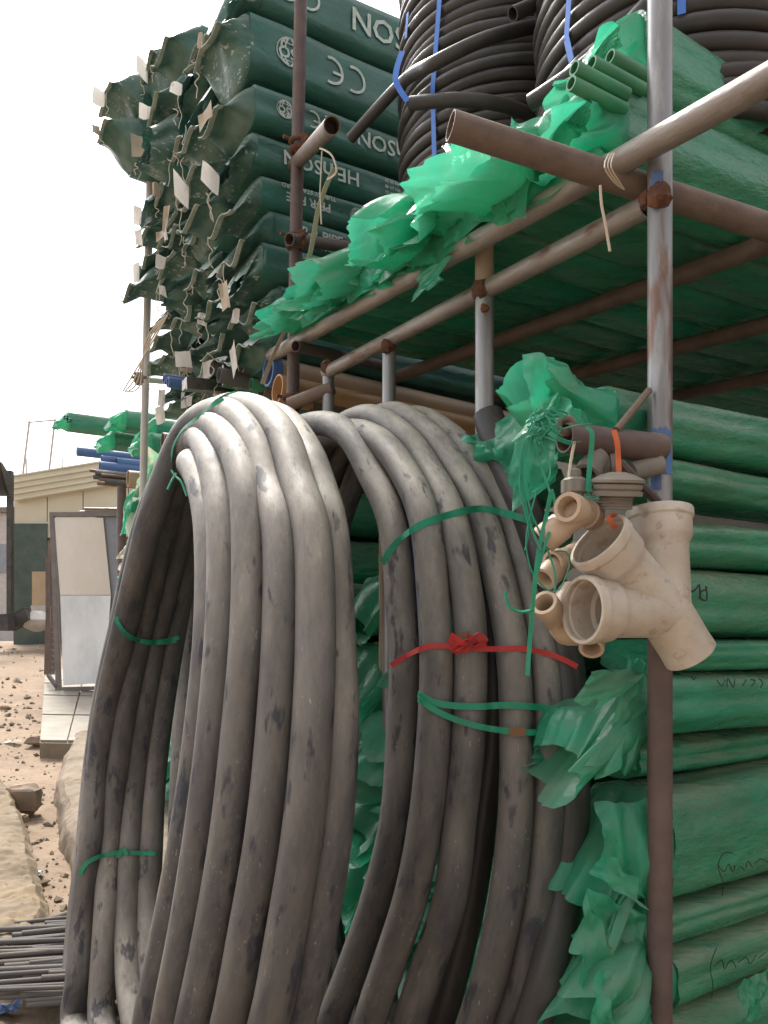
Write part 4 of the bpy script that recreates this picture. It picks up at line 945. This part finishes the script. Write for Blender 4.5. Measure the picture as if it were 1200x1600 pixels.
q = MB(); y = front_v(P1s, 193, 1332)-.012; ribbon(q, spline([at(184, 1340, y), at(192, 1326, y-.01), at(198, 1336, y-.004)], 8), .014, Vector((1, 0, .4))); obj('strap_knot', q, M_strapg, ls)
wrap_strap(coil1, P1s, [(268, 735), (270, 700), (285, 672), (305, 655), (330, 635), (350, 624)], .008, M_strapg)
wrap_strap(coil1, P1s, [(330, 632), (350, 618), (370, 612)], .006, M_strapg)
q = MB(); tube(q, spline([at(268, 735, 1.95), at(275, 745, 1.94), at(283, 752, 1.93), at(292, 775, 1.92)], 14), .003, 5); tube(q, spline([at(275, 740, 1.95), at(268, 752, 1.93), at(262, 765, 1.93)], 10), .003, 5); obj('strap_tail', q, M_strapg, coil1)

# dark blue and grey pipes low behind the coils
for k, (x, y, r, m) in enumerate(((535, 1378, .03, M_navyp), (535, 1400, .022, M_navyp), (535, 1418, .026, M_greyp), (535, 1362, .02, M_navyp))):
    p = onV(x-30, y, 1.35); q = MB(); tube(q, [p, p+Vd*1.5], r, 16, hollow=.15); tag(obj('low_pipe', q, m, loc=p), '%s pipe low between the coils, %s from the top' % ('dark blue' if m is M_navyp else 'dark grey', ORD[{0: 1, 1: 2, 2: 3, 3: 0}[k]]), 'pipe')
for k, (x, y) in enumerate(((500, 1560), (490, 1612))):
    p = onV(x-30, y-30, 1.1); q = MB(); tube(q, [p, p+(Vd*.7-Ud*.7)*1.2-Zd*.2], .055, 20, hollow=.1); tag(obj('grey_pipe', q, M_greyp, loc=p), 'thick grey pipe lying at the foot between the coils, %s one' % ('upper' if k == 0 else 'lower'), 'pipe')

# ------------------------------------------------------------------ fittings hung on the bracket arm
FY = 1.49
def dirpx(a, b, Ya, Yb): return (at(b[0], b[1], Yb)-at(a[0], a[1], Ya))
def socket(mb, mouth, d, ln, R, lip=.006):
    """hollow socket; mouth = centre of the open end, d = direction inwards"""
    prof = [(.085, R*.78), (.066, R*.80), (.060, R*.90), (.016, R*.92), (.013, R*.97), (.006, R*.97), (.004, R*.93), (0, R*.95), (0, R*1.05), (.003, R*1.08), (.017, R*1.08), (.021, R*1.02), (.052, R*1.01), (.058, R*.985), (.066, R*.90), (.078, R*.875), (ln, R*.865)]
    lathe(mb, mouth, d, prof, 40)
wy = thing('drain_branch_fitting', at(1030, 1035, FY), 'big beige double-branch drain fitting hanging on the near post', 'pipe fitting')
J = at(1037, 955, FY+.01); RW = .0585
mA, mB, mC, mS = at(1030, 797, FY+.035), at(934, 843, FY-.055), at(909, 953, FY-.065), at(1072, 1012, FY+.03)
for nm, mo in (('upright_socket', mA), ('slanted_socket', mB), ('side_socket', mC)):
    q = MB(); d = (J-mo); socket(q, mo, d, d.length+.01, RW); obj(nm, q, M_beige, wy, smooth=35)
q = MB(); dS = (mS-J).normalized(); lathe(q, J-dS*.03, dS, [(0, RW*.6), (0.0, RW*.87), (.06, RW*.87), ((mS-J).length+.03+.012, RW*.855), ((mS-J).length+.03+.016, RW*.88), ((mS-J).length-.02, RW*.82), ((mS-J).length-.02, .001)], 40); obj('spigot', q, M_beige, wy, smooth=35)
q = MB(); vs = []
for i in range(13):
    for k in range(20):
        th, a = math.pi*i/12, 2*math.pi*k/20; vs.append(J+Vector((math.sin(th)*math.cos(a), math.sin(th)*math.sin(a), math.cos(th)))*RW*.90)
q.add(vs, [(i*20+k, (i+1)*20+k, (i+1)*20+(k+1) % 20, i*20+(k+1) % 20) for i in range(12) for k in range(20)]); obj('body', q, M_beige, wy)
# webs between the branches
for (m1, m2) in ((mA, mB), (mB, mC)):
    q = MB(); d1, d2 = (m1-J).normalized(), (m2-J).normalized(); mid = (d1+d2).normalized(); nn = d1.cross(d2).normalized()
    a, b, c = J+d1*.12+mid*.0, J+d2*.12, J+mid*.095
    q.add([J+nn*.012, a+nn*.004, c+nn*.004, b+nn*.004, J-nn*.012, a-nn*.004, c-nn*.004, b-nn*.004], [(0,1,2,3),(7,6,5,4),(1,5,6,2),(2,6,7,3),(0,4,5,1),(3,7,4,0)]); obj('web', q, M_beige, wy, smooth=False)
def small_tee(label, a, b, c, r, group='small tan tee fittings on the bracket'):
    """tee with run from a to b and branch end c (each (px, py, Y))"""
    A_, B_, C_ = at(*a), at(*b), at(*c); mid = (A_+B_)/2; t = thing('tee_fitting', (A_+B_)/2-Vector((0, 0, r)), label, 'pipe fitting', group)
    def arm(e, nm):
        d = mid-e; q = MB(); L = d.length
        lathe(q, e, d, [(L*.9, r*.62), (.006, r*.66), (0, r*.72), (0, r*.97), (.002, r), (L*.5, r), (L*.56, r*.9), (L+.004, r*.9)], 26); obj(nm, q, M_beige2, t, smooth=35)
    arm(A_, 'run_socket'); arm(B_, 'run_socket'); arm(C_, 'branch_socket'); return t
small_tee('tan tee fitting with its open end up, left of the slanted socket', (886, 792, FY-.08), (925, 806, FY-.005), (848, 844, FY-.02), 0.0275)
small_tee('tan tee fitting in the middle, below the open one', (863, 880, FY-.0), (905, 866, FY+.05), (850, 905, FY-.005), 0.0246)
small_tee('tan tee fitting with its open end left, beside the side socket', (850, 941, FY-.03), (886, 990, FY+.06), (893, 925, FY+.09), 0.0257)
small_tee('tan tee fitting hanging below the side socket', (924, 1014, FY+.03), (930, 965, FY+.10), (885, 990, FY+.10), 0.0246)
gf = thing('tank_connector', at(965, 795, FY), 'grey flanged threaded connector above the slanted socket', 'pipe fitting')
o = at(962, 790, FY-.03); d = Vector((.02, -.18, 1)).normalized(); s = FY/F
q = MB(); prof = []
for i in range(5): prof += [(i*4*s, 24*s), (i*4*s+1.5*s, 26*s), (i*4*s+3.5*s, 24*s)]
lathe(q, o-d*6*s, d, [(0, 20*s)]+prof+[(22*s, 24*s)], 30); obj('thread', q, M_greyfit, gf, smooth=30)
q = MB(); lathe(q, o, d, [(14*s, 24*s), (14*s, 38*s), (20*s, 39*s), (22*s, 34*s), (25*s, 37*s), (31*s, 38*s), (33*s, 30*s)], 30); obj('flange', q, M_greyfit, gf, smooth=30)
q = MB(); lathe(q, o, d, [(32*s, 34*s), (34*s, 41*s), (38*s, 41*s), (46*s, 26*s), (50*s, 12*s), (50*s, .001)], 30); obj('cap', q, M_greyfit, gf, smooth=30)
un = thing('union_nut', at(897, 770, FY), 'small grey ribbed union nut hanging under the bracket arm', 'pipe fitting')
o = at(897, 772, FY-.02); q = MB(); vs = []; n = 36
prof = [(0, 15), (2, 19), (20, 19), (24, 15), (24, 8)]
for h, r in prof:
    for k in range(n): a = 2*math.pi*k/n; rr = r*s*(1+(.05 if k % 4 < 2 else -.03)*(r > 16)); vs.append(o+Vector((rr*math.cos(a), rr*math.sin(a), h*s)))
q.add(vs, [(i*n+k, i*n+(k+1) % n, (i+1)*n+(k+1) % n, (i+1)*n+k) for i in range(4) for k in range(n)]); obj('nut', q, M_greyfit, un, smooth=30)
q = MB(); lathe(q, o+Vector((0, 0, 22*s)), Zd, [(0, 11*s), (14*s, 11*s), (16*s, 8*s), (16*s, .001)], 20); lathe(q, o, -Zd, [(0, 14*s), (10*s, 14*s), (10*s, .001)], 20); obj('neck', q, M_greyfit, un, smooth=30)
gl = thing('grey_elbow', at(930, 740, FY+.05), 'grey pipe elbow tied right under the bracket arm', 'pipe fitting')
q = MB(); lathe(q, at(918, 740, FY+.02), Vector((.5, .3, .8)), [(0, 14*s), (0, 21*s), (12*s, 21*s), (13*s, 18*s), (40*s, 18*s)], 24); lathe(q, at(965, 725, FY+.05), Vector((-1, .2, -.1)), [(0, 15*s), (0, 22*s), (12*s, 22*s), (13*s, 19*s), (40*s, 19*s)], 24); obj('elbow_body', q, M_greyfit, gl, smooth=30)
# ties
q = MB(); ribbon(q, spline([at(959, 672, 1.47), at(964, 690, 1.465), at(966, 715, 1.47), at(967, 742, 1.46)], 12), .010, Vector((1, 0, 0))); q2 = MB(); ribbon(q2, spline([at(962, 805, 1.44), at(950, 808, 1.42), at(962, 825, 1.425)], 8), .009, Vector((.7, 0, .7)))
tag(obj('orange_tie', q, M_strapo), 'orange plastic tie looped over the bracket arm', 'tie'); tag(obj('orange_tie', q2, M_strapo), 'short orange tie end inside the slanted beige socket', 'tie')
q = MB(); ribbon(q, spline([at(916, 668, 1.46), at(924, 674, 1.455), at(922, 720, 1.455), at(918, 768, 1.45)], 14), .009, Vector((1, 0, 0)))
tag(obj('green_tie', q, M_strapg), 'short green tie hanging over the middle of the bracket arm', 'tie')
q = MB(); random.seed(3)
def strand_(pts, w, Y=1.44): ribbon(q, spline([at(x, y, Y+.012*math.sin(i*1.9)) for i, (x, y) in enumerate(pts)], 34), w, Vector((1, 0, .2)))
strand_([(868, 690), (850, 682), (822, 684), (814, 720), (818, 770), (832, 830), (846, 860)], .0045)
strand_([(846, 670), (828, 690), (820, 740), (830, 800), (852, 850), (868, 900), (866, 925)], .0035)
strand_([(862, 765), (855, 800), (842, 860), (834, 930), (828, 1000), (824, 1056)], .008)
strand_([(862, 765), (868, 800), (852, 850), (838, 900)], .006)
strand_([(905, 690), (892, 692), (870, 684), (858, 676)], .009)
strand_([(845, 690), (858, 720), (856, 750), (832, 770)], .003)
strand_([(835, 690), (846, 730), (860, 770)], .004)
for k in range(26):
    cx, cy = 852+random.uniform(-16, 16), 668+random.uniform(-28, 18); pts = [(cx+random.uniform(-20, 20), cy+random.uniform(-20, 20)) for _ in range(4)]; strand_(pts, random.choice((.0018, .003)), 1.455)
def thin(pts, r=.0015, Y=1.44): tube(q, spline([at(x, y, Y) for x, y in pts], 26), r, 4)
thin([(838, 770), (822, 850), (838, 905), (868, 925), (890, 880), (884, 862), (868, 862)]); thin([(790, 925), (794, 945), (812, 956), (835, 952)], .003); thin([(880, 670), (905, 664), (925, 663)]); thin([(820, 690), (812, 760), (826, 830), (820, 860)])
tag(obj('green_twine', q, M_strapg), 'tangle of green plastic twine trailing from the bracket arm end', 'twine')
q = MB(); tube(q, spline([at(898, 690, 1.45), at(892, 720, 1.46), at(888, 765, 1.46), at(886, 795, 1.44)], 12), .003, 5); tag(obj('jute_string', q, M_string), 'pale string holding the open tee under the arm', 'string')
q = MB(); tube(q, spline([at(938, 290, 1.5), at(940, 320, 1.5), at(946, 350, 1.5), at(953, 393, 1.5)], 14), .0028, 6)
for k in range(3): tube(q, spline([at(952+4*k, 240, 1.5), at(945+5*k, 262, 1.47), at(960+4*k, 285, 1.5), at(975, 296, 1.52)], 12), .0016, 5)
tag(obj('jute_tie', q, M_kraft), 'frayed pale string dangling from the crossing of the near tubes', 'string')

# ------------------------------------------------------------------ handwriting on the near bundles
def scribble(parent, strokes, w=.0035):
    q = MB()
    for st in strokes:
        P = spline([onU(x, y, 1.1475-.010) for x, y in st], 16); ribbon(q, P, w, Vector((.3, 0, 1)) if abs(st[0][0]-st[-1][0]) > abs(st[0][1]-st[-1][1]) else Vector((1, .5, 0)), .0008)
    obj('handwriting', q, M_ink, parent)
scribble(NBT['D'], [[(1074, 912), (1078, 930), (1082, 934)], [(1074, 926), (1086, 922), (1092, 914), (1094, 936)], [(1103, 916), (1104, 938), (1094, 934), (1096, 924), (1104, 922)]], .004)
scribble(NBT['F'], [[(1120, 1062), (1128, 1072), (1133, 1062)], [(1136, 1074), (1137, 1060), (1146, 1074), (1148, 1060)], [(1160, 1072), (1166, 1062)], [(1172, 1062), (1180, 1064), (1174, 1072)], [(1186, 1060), (1192, 1068), (1188, 1074)], [(1080, 1056), (1084, 1062), (1087, 1058)]], .0022)
scribble(NBT['H'], [[(1128, 1400), (1130, 1380), (1122, 1352), (1132, 1332), (1146, 1334)], [(1122, 1352), (1132, 1362), (1138, 1350), (1146, 1364), (1148, 1352)], [(1152, 1364), (1156, 1354), (1164, 1360), (1168, 1346), (1176, 1356)], [(1180, 1350), (1188, 1342), (1200, 1348)]], .002)
scribble(NBT['J'], [[(1112, 1560), (1114, 1540), (1110, 1510), (1120, 1480)], [(1116, 1510), (1128, 1500), (1132, 1514), (1142, 1500), (1150, 1512)], [(1154, 1504), (1166, 1496), (1172, 1506), (1182, 1492)], [(1186, 1496), (1196, 1488)]], .002)
# flat hanging flaps beside the near post
def flap(parent, pts, Y, seed, nx=9, ny=9, amp=.02, m=None):
    """creased sheet between four image corners (tl, tr, br, bl) at depths Y"""
    nx, ny = int(nx*2), int(ny*2)
    q = MB(); vs = []
    c = [at(x, y, Y[i]) for i, (x, y) in enumerate(pts)]
    for i in range(nx):
        for j in range(ny):
            f, g = i/(nx-1), j/(ny-1); p = (c[0]*(1-f)+c[1]*f)*(1-g)+(c[3]*(1-f)+c[2]*f)*g
            e = amp*(1.3*nz(f*1.3+seed, g*1.3)+.9*(abs(nz(f*1.9+seed+g*1.2, g*1.1, 2))*2-.4)+.28*(abs(nz(f*4.5+seed, g*4.5, 7))*2-.4))
            ed = min(f, g, 1-f, 1-g); edge = .022*max(0, 1-ed*5)*nz(f*2.6+seed, g*2.6, 9)
            vs.append(p+Vector((edge, -e, edge)))
    fs = []
    for i in range(nx-1):
        for j in range(ny-1):
            a, b, c_, d = i*ny+j, i*ny+j+1, (i+1)*ny+j+1, (i+1)*ny+j; fs += [(a, b, c_), (a, c_, d)] if (i+j) % 2 else [(a, b, d), (b, c_, d)]
    q.add(vs, fs); return obj('film_flap', q, m or M_film, parent, smooth=75)
flap(NBT['J'], [(1150, 1548), (1176, 1524), (1190, 1592), (1163, 1576)], (1.70, 1.70, 1.71, 1.70), 51, 10, 10, .012); flap(NBT['J'], [(1172, 1530), (1200, 1512), (1206, 1572), (1180, 1560)], (1.71, 1.72, 1.72, 1.70), 57, 8, 8, .012)
flap(NBT['F'], [(985, 1020), (1012, 1040), (1000, 1200), (935, 1210)], (1.66, 1.66, 1.64, 1.60), 2, amp=.03)
flap(NBT['F'], [(925, 1050), (1010, 1050), (940, 1105), (898, 1095)], (1.60, 1.66, 1.60, 1.57), 12, 7, 7, .02)
flap(NBT['H'], [(930, 1255), (1013, 1250), (1013, 1435), (950, 1350)], (1.62, 1.66, 1.62, 1.6), 5, amp=.025)
flap(NBT['H'], [(940, 1335), (975, 1355), (1010, 1425), (925, 1360)], (1.56, 1.57, 1.58, 1.55), 15, 6, 6, .012)
flap(NBT['I'], [(918, 1385), (955, 1500), (912, 1552), (897, 1480)], (1.58, 1.58, 1.55, 1.55), 8, amp=.02)
flap(NBT['I'], [(920, 1390), (1012, 1430), (1010, 1500), (955, 1510)], (1.6, 1.62, 1.62, 1.58), 28, amp=.02)
flap(NBT['J'], [(935, 1520), (968, 1530), (960, 1600), (922, 1600)], (1.52, 1.54, 1.56, 1.52), 18, 6, 8, .02)
flap(NBT['A'], [(818, 550), (905, 580), (925, 680), (838, 672)], (1.60, 1.60, 1.57, 1.58), 31, 14, 14, .03)
flap(NBT['A'], [(836, 640), (880, 610), (900, 665), (800, 690)], (1.60, 1.57, 1.54, 1.60), 41, 10, 10, .03)
DF = [([(573, 350), (652, 340), (700, 400), (598, 440)], 4, .045), ([(528, 410), (590, 398), (618, 440), (545, 470)], 5, .05), ([(642, 282), (716, 285), (738, 378), (655, 418)], 4, .06),
      ([(690, 225), (770, 215), (800, 330), (700, 340)], 3, .06), ([(795, 185), (905, 172), (890, 290), (775, 348)], 2, .06), ([(478, 455), (560, 425), (590, 452), (474, 515)], 6, .05),
      ([(850, 178), (945, 205), (940, 250), (830, 262)], 1, .05), ([(752, 262), (838, 250), (822, 345), (778, 350)], 2, .03), ([(655, 425), (700, 400), (690, 440), (645, 470)], 4, .02), ([(700, 300), (745, 262), (770, 330), (690, 392)], 3, .05), ([(600, 378), (660, 362), (668, 420), (575, 440)], 5, .05)]
for i, (c4, bi, am) in enumerate(DF):
    vv4 = (1.24, 1.27, 1.19, 1.18) if i not in (7, 8) else (1.185, 1.185, 1.175, 1.175)
    flap(DT[min(bi, len(DT)-1)], c4, [onV(x, y, v).y for (x, y), v in zip(c4, vv4)], i*3.7+2, 14, 14, am*.62)
flap(NBT['B'], [(720, 680), (800, 650), (830, 740), (745, 720)], (2.1, 2.0, 1.9, 2.05), 33, 9, 8, .05)
flap(NBT['B'], [(805, 640), (890, 660), (860, 760), (800, 800)], (1.72, 1.66, 1.7, 1.75), 35, 9, 10, .05)

# ------------------------------------------------------------------ far end of the rack: green bundles, blue pipes, scraps
FB = [(92, 657, 1.12, 9.4, .25, 'leftmost far green bundle with black letters on it'), (178, 655, 1.45, 8.0, .25, 'far green bundle with a flat bright end cap'),
      (160, 686, 1.35, 8.2, .22, 'far green bundle with a pointed tip below the leftmost one'), (222, 672, 1.4, 7.0, .26, 'far green bundle bulging below the flat-ended one'), (215, 692, 1.4, 6.9, .22, 'lower far green bundle next to the hanging film')]
for i, (x, y, v, Y, hh, lb) in enumerate(FB):
    p = at(x, y, Y); u, v = uv_of(p)
    t = thing('wrapped_pipe_bundle', p-Vector((0, 0, hh/2)), lb, 'pipe bundle', 'green bundles at the far end of the rack')
    q = MB(); skin(q, bundle_geo(u, v+.1, p.z, 2.2, .26, hh*.92, seed=i*3.3+2, n=22, seg=8, ex=2.6, rip=.03)); obj('wrapper', q, M_green, t, smooth=60)
    rr = crumple(u, v+.1, p.z, .26, hh*.92, .16, i*1.9+3, drop=.03, open_=.75, amp=.05, n=18, m=6); q = MB(); skin(q, rr, False, True); obj('end_film', q, M_film, t, smooth=20)
    if i == 0:
        q = MB()
        for (x0, y0) in ((103, 652), (108, 657)):
            tube(q, [at(x0+3.2*math.cos(a), y0+2.6*math.sin(a), Y-.16) for a in [2*math.pi*k/14 for k in range(14)]], .008, 5, closed=True)
        obj('lettering', q, M_ink, t)
for i, (x, y, Y, r, m, lb) in enumerate(((120, 705, 8.6, .052, M_bluep, 'long blue pipe sticking out farthest to the left'), (158, 718, 8.0, .045, M_bluep, 'blue pipe second from the top at the far end'), (156, 730, 7.9, .062, M_bluep, 'wide blue pipe with an open end below the others'),
                          (182, 724, 8.0, .058, M_bluep, 'blue half-hidden pipe right of the wide blue one'), (254, 688, 6.0, .06, M_brownp, 'brown open pipe end above the left coil shoulder'))):
    p = at(x, y, Y); q = MB(); tube(q, [p, p+Vd*2.4], r, 20, hollow=.1); tag(obj('far_pipe', q, m, loc=p), lb, 'pipe')
for i in range(7):
    x, y, Y = 140+7*(i % 3)+i*2, 735+i*3.4, 7.6; p = at(x, y, Y); q = MB(); tube(q, [p, p+Vd*2.0], .016+.006*(i % 2), 8, hollow=.2)
    tag(obj('thin_pipe', q, M_greyp if i % 2 else M_brownp, loc=p), 'thin %s pipe under the far blue pipes, %s from the top' % ('grey' if i % 2 else 'brown', ORD[i]), 'pipe', 'thin pipes under the far blue pipes')
p = at(200, 748, 7.0); q = MB(); tube(q, [p, p+Vd*.8], .075, 18, hollow=.1); tag(obj('far_pipe', q, M_tan, loc=p), 'short tan pipe end next to the hanging film scraps', 'pipe')
t = thing('film_scraps', at(225, 800, 6.4), 'hanging mass of green and white torn film beside the left coil', 'plastic film')
flap(t, [(228, 700, ), (262, 712), (235, 790), (205, 780)], (6.4, 6.3, 6.3, 6.4), 3, 10, 14, .12, M_net); flap(t, [(205, 765), (235, 770), (225, 840), (186, 835)], (6.35, 6.3, 6.3, 6.4), 6, 9, 10, .12, M_film)
flap(t, [(205, 780), (222, 775), (225, 845), (195, 850)], (6.2, 6.2, 6.2, 6.2), 9, 7, 8, .08, M_paper); flap(t, [(190, 860), (205, 840), (205, 872), (180, 872)], (6.2, 6.2, 6.2, 6.2), 12, 6, 6, .05, M_paper); flap(t, [(215, 820), (240, 800), (235, 900), (205, 890)], (6.5, 6.5, 6.5, 6.5), 19, 8, 10, .1, M_bagend)
flap(t, [(188, 880), (205, 872), (200, 890), (188, 895)], (6.2, 6.2, 6.2, 6.2), 14, 5, 5, .05, M_paper)
q = MB(); a, b = at(178, 946, 8.0), at(186, 770, 8.0)
tag(pipe('rack_post', at(188, 1060, 7.4), at(190, 790, 7.4), .03, M_darkrust, None), 'thin rusty rack leg close to the left coil', 'post')

# ------------------------------------------------------------------ heap of conduits at the lower left
random.seed(21)
for i in range(64):
    px = random.uniform(-60, 80); k = i/64; py = 1492+k*125; p = onG(px, py); u, v = uv_of(p)
    dirv = Vector((1, .20+.12*random.uniform(-1, 1), .012*random.uniform(-1, 1))).normalized(); ln = random.uniform(.5, .95); z = gz(u)+.05+.07*(1-abs(k-.55))+random.uniform(0, .05)
    a = Vector((p.x, p.y, z)); q = MB(); tube(q, [a, a+dirv*ln], random.choice((.008, .0095, .0115)), 10, hollow=.18)
    tag(obj('conduit_pipe', q, M_greyp, loc=a), 'thin grey conduit in the %s of the loose heap at lower left' % ('back row' if k < .33 else 'middle' if k < .66 else 'front row'), 'conduit', 'grey conduits heaped at the lower left corner')
for k, (x, y) in enumerate(((44, 1470), (92, 1472))):
    a = onG(x, y)+Vector((0, 0, .05)); q = MB(); tube(q, [a, a+Vector((.5, .35, .10))], .0165, 14, hollow=.16); tag(obj('conduit_pipe', q, M_greyp, loc=a), 'grey conduit lying apart above the heap, %s one' % ('longer' if k == 0 else 'shorter'), 'conduit')
q = MB(); tube(q, spline([onG(x, y)+Vector((0, 0, .04+.02*math.sin(i*2))) for i, (x, y) in enumerate(((-10, 1470), (15, 1462), (34, 1460), (50, 1475), (75, 1487), (110, 1492)))], 30), .007, 7)
tag(obj('rope', q, M_rope), 'thin brown rope lying over the kerb end behind the conduit heap', 'rope')
q = MB(); tube(q, spline([onG(x, y)+Vector((0, 0, .11)) for i, (x, y) in enumerate(((-10, 1520), (10, 1528), (22, 1540), (35, 1550), (60, 1548), (90, 1530)))], 30), .009, 7)
tag(obj('rope', q, M_rope), 'twisted brown rope lying across the top of the conduit heap', 'rope')

# ------------------------------------------------------------------ wall added behind the rack to keep bright sky out of its gaps
q = MB(); box(q, W(5.5, 4.3, 1.7), Ud*7.5, Vd*.1, Zd*1.9); tag(obj('added_back_wall', q, M_wall, loc=W(2.5, 4.3, 0), smooth=False), 'plain grey wall added behind the rack to block sky in the gaps', 'wall')
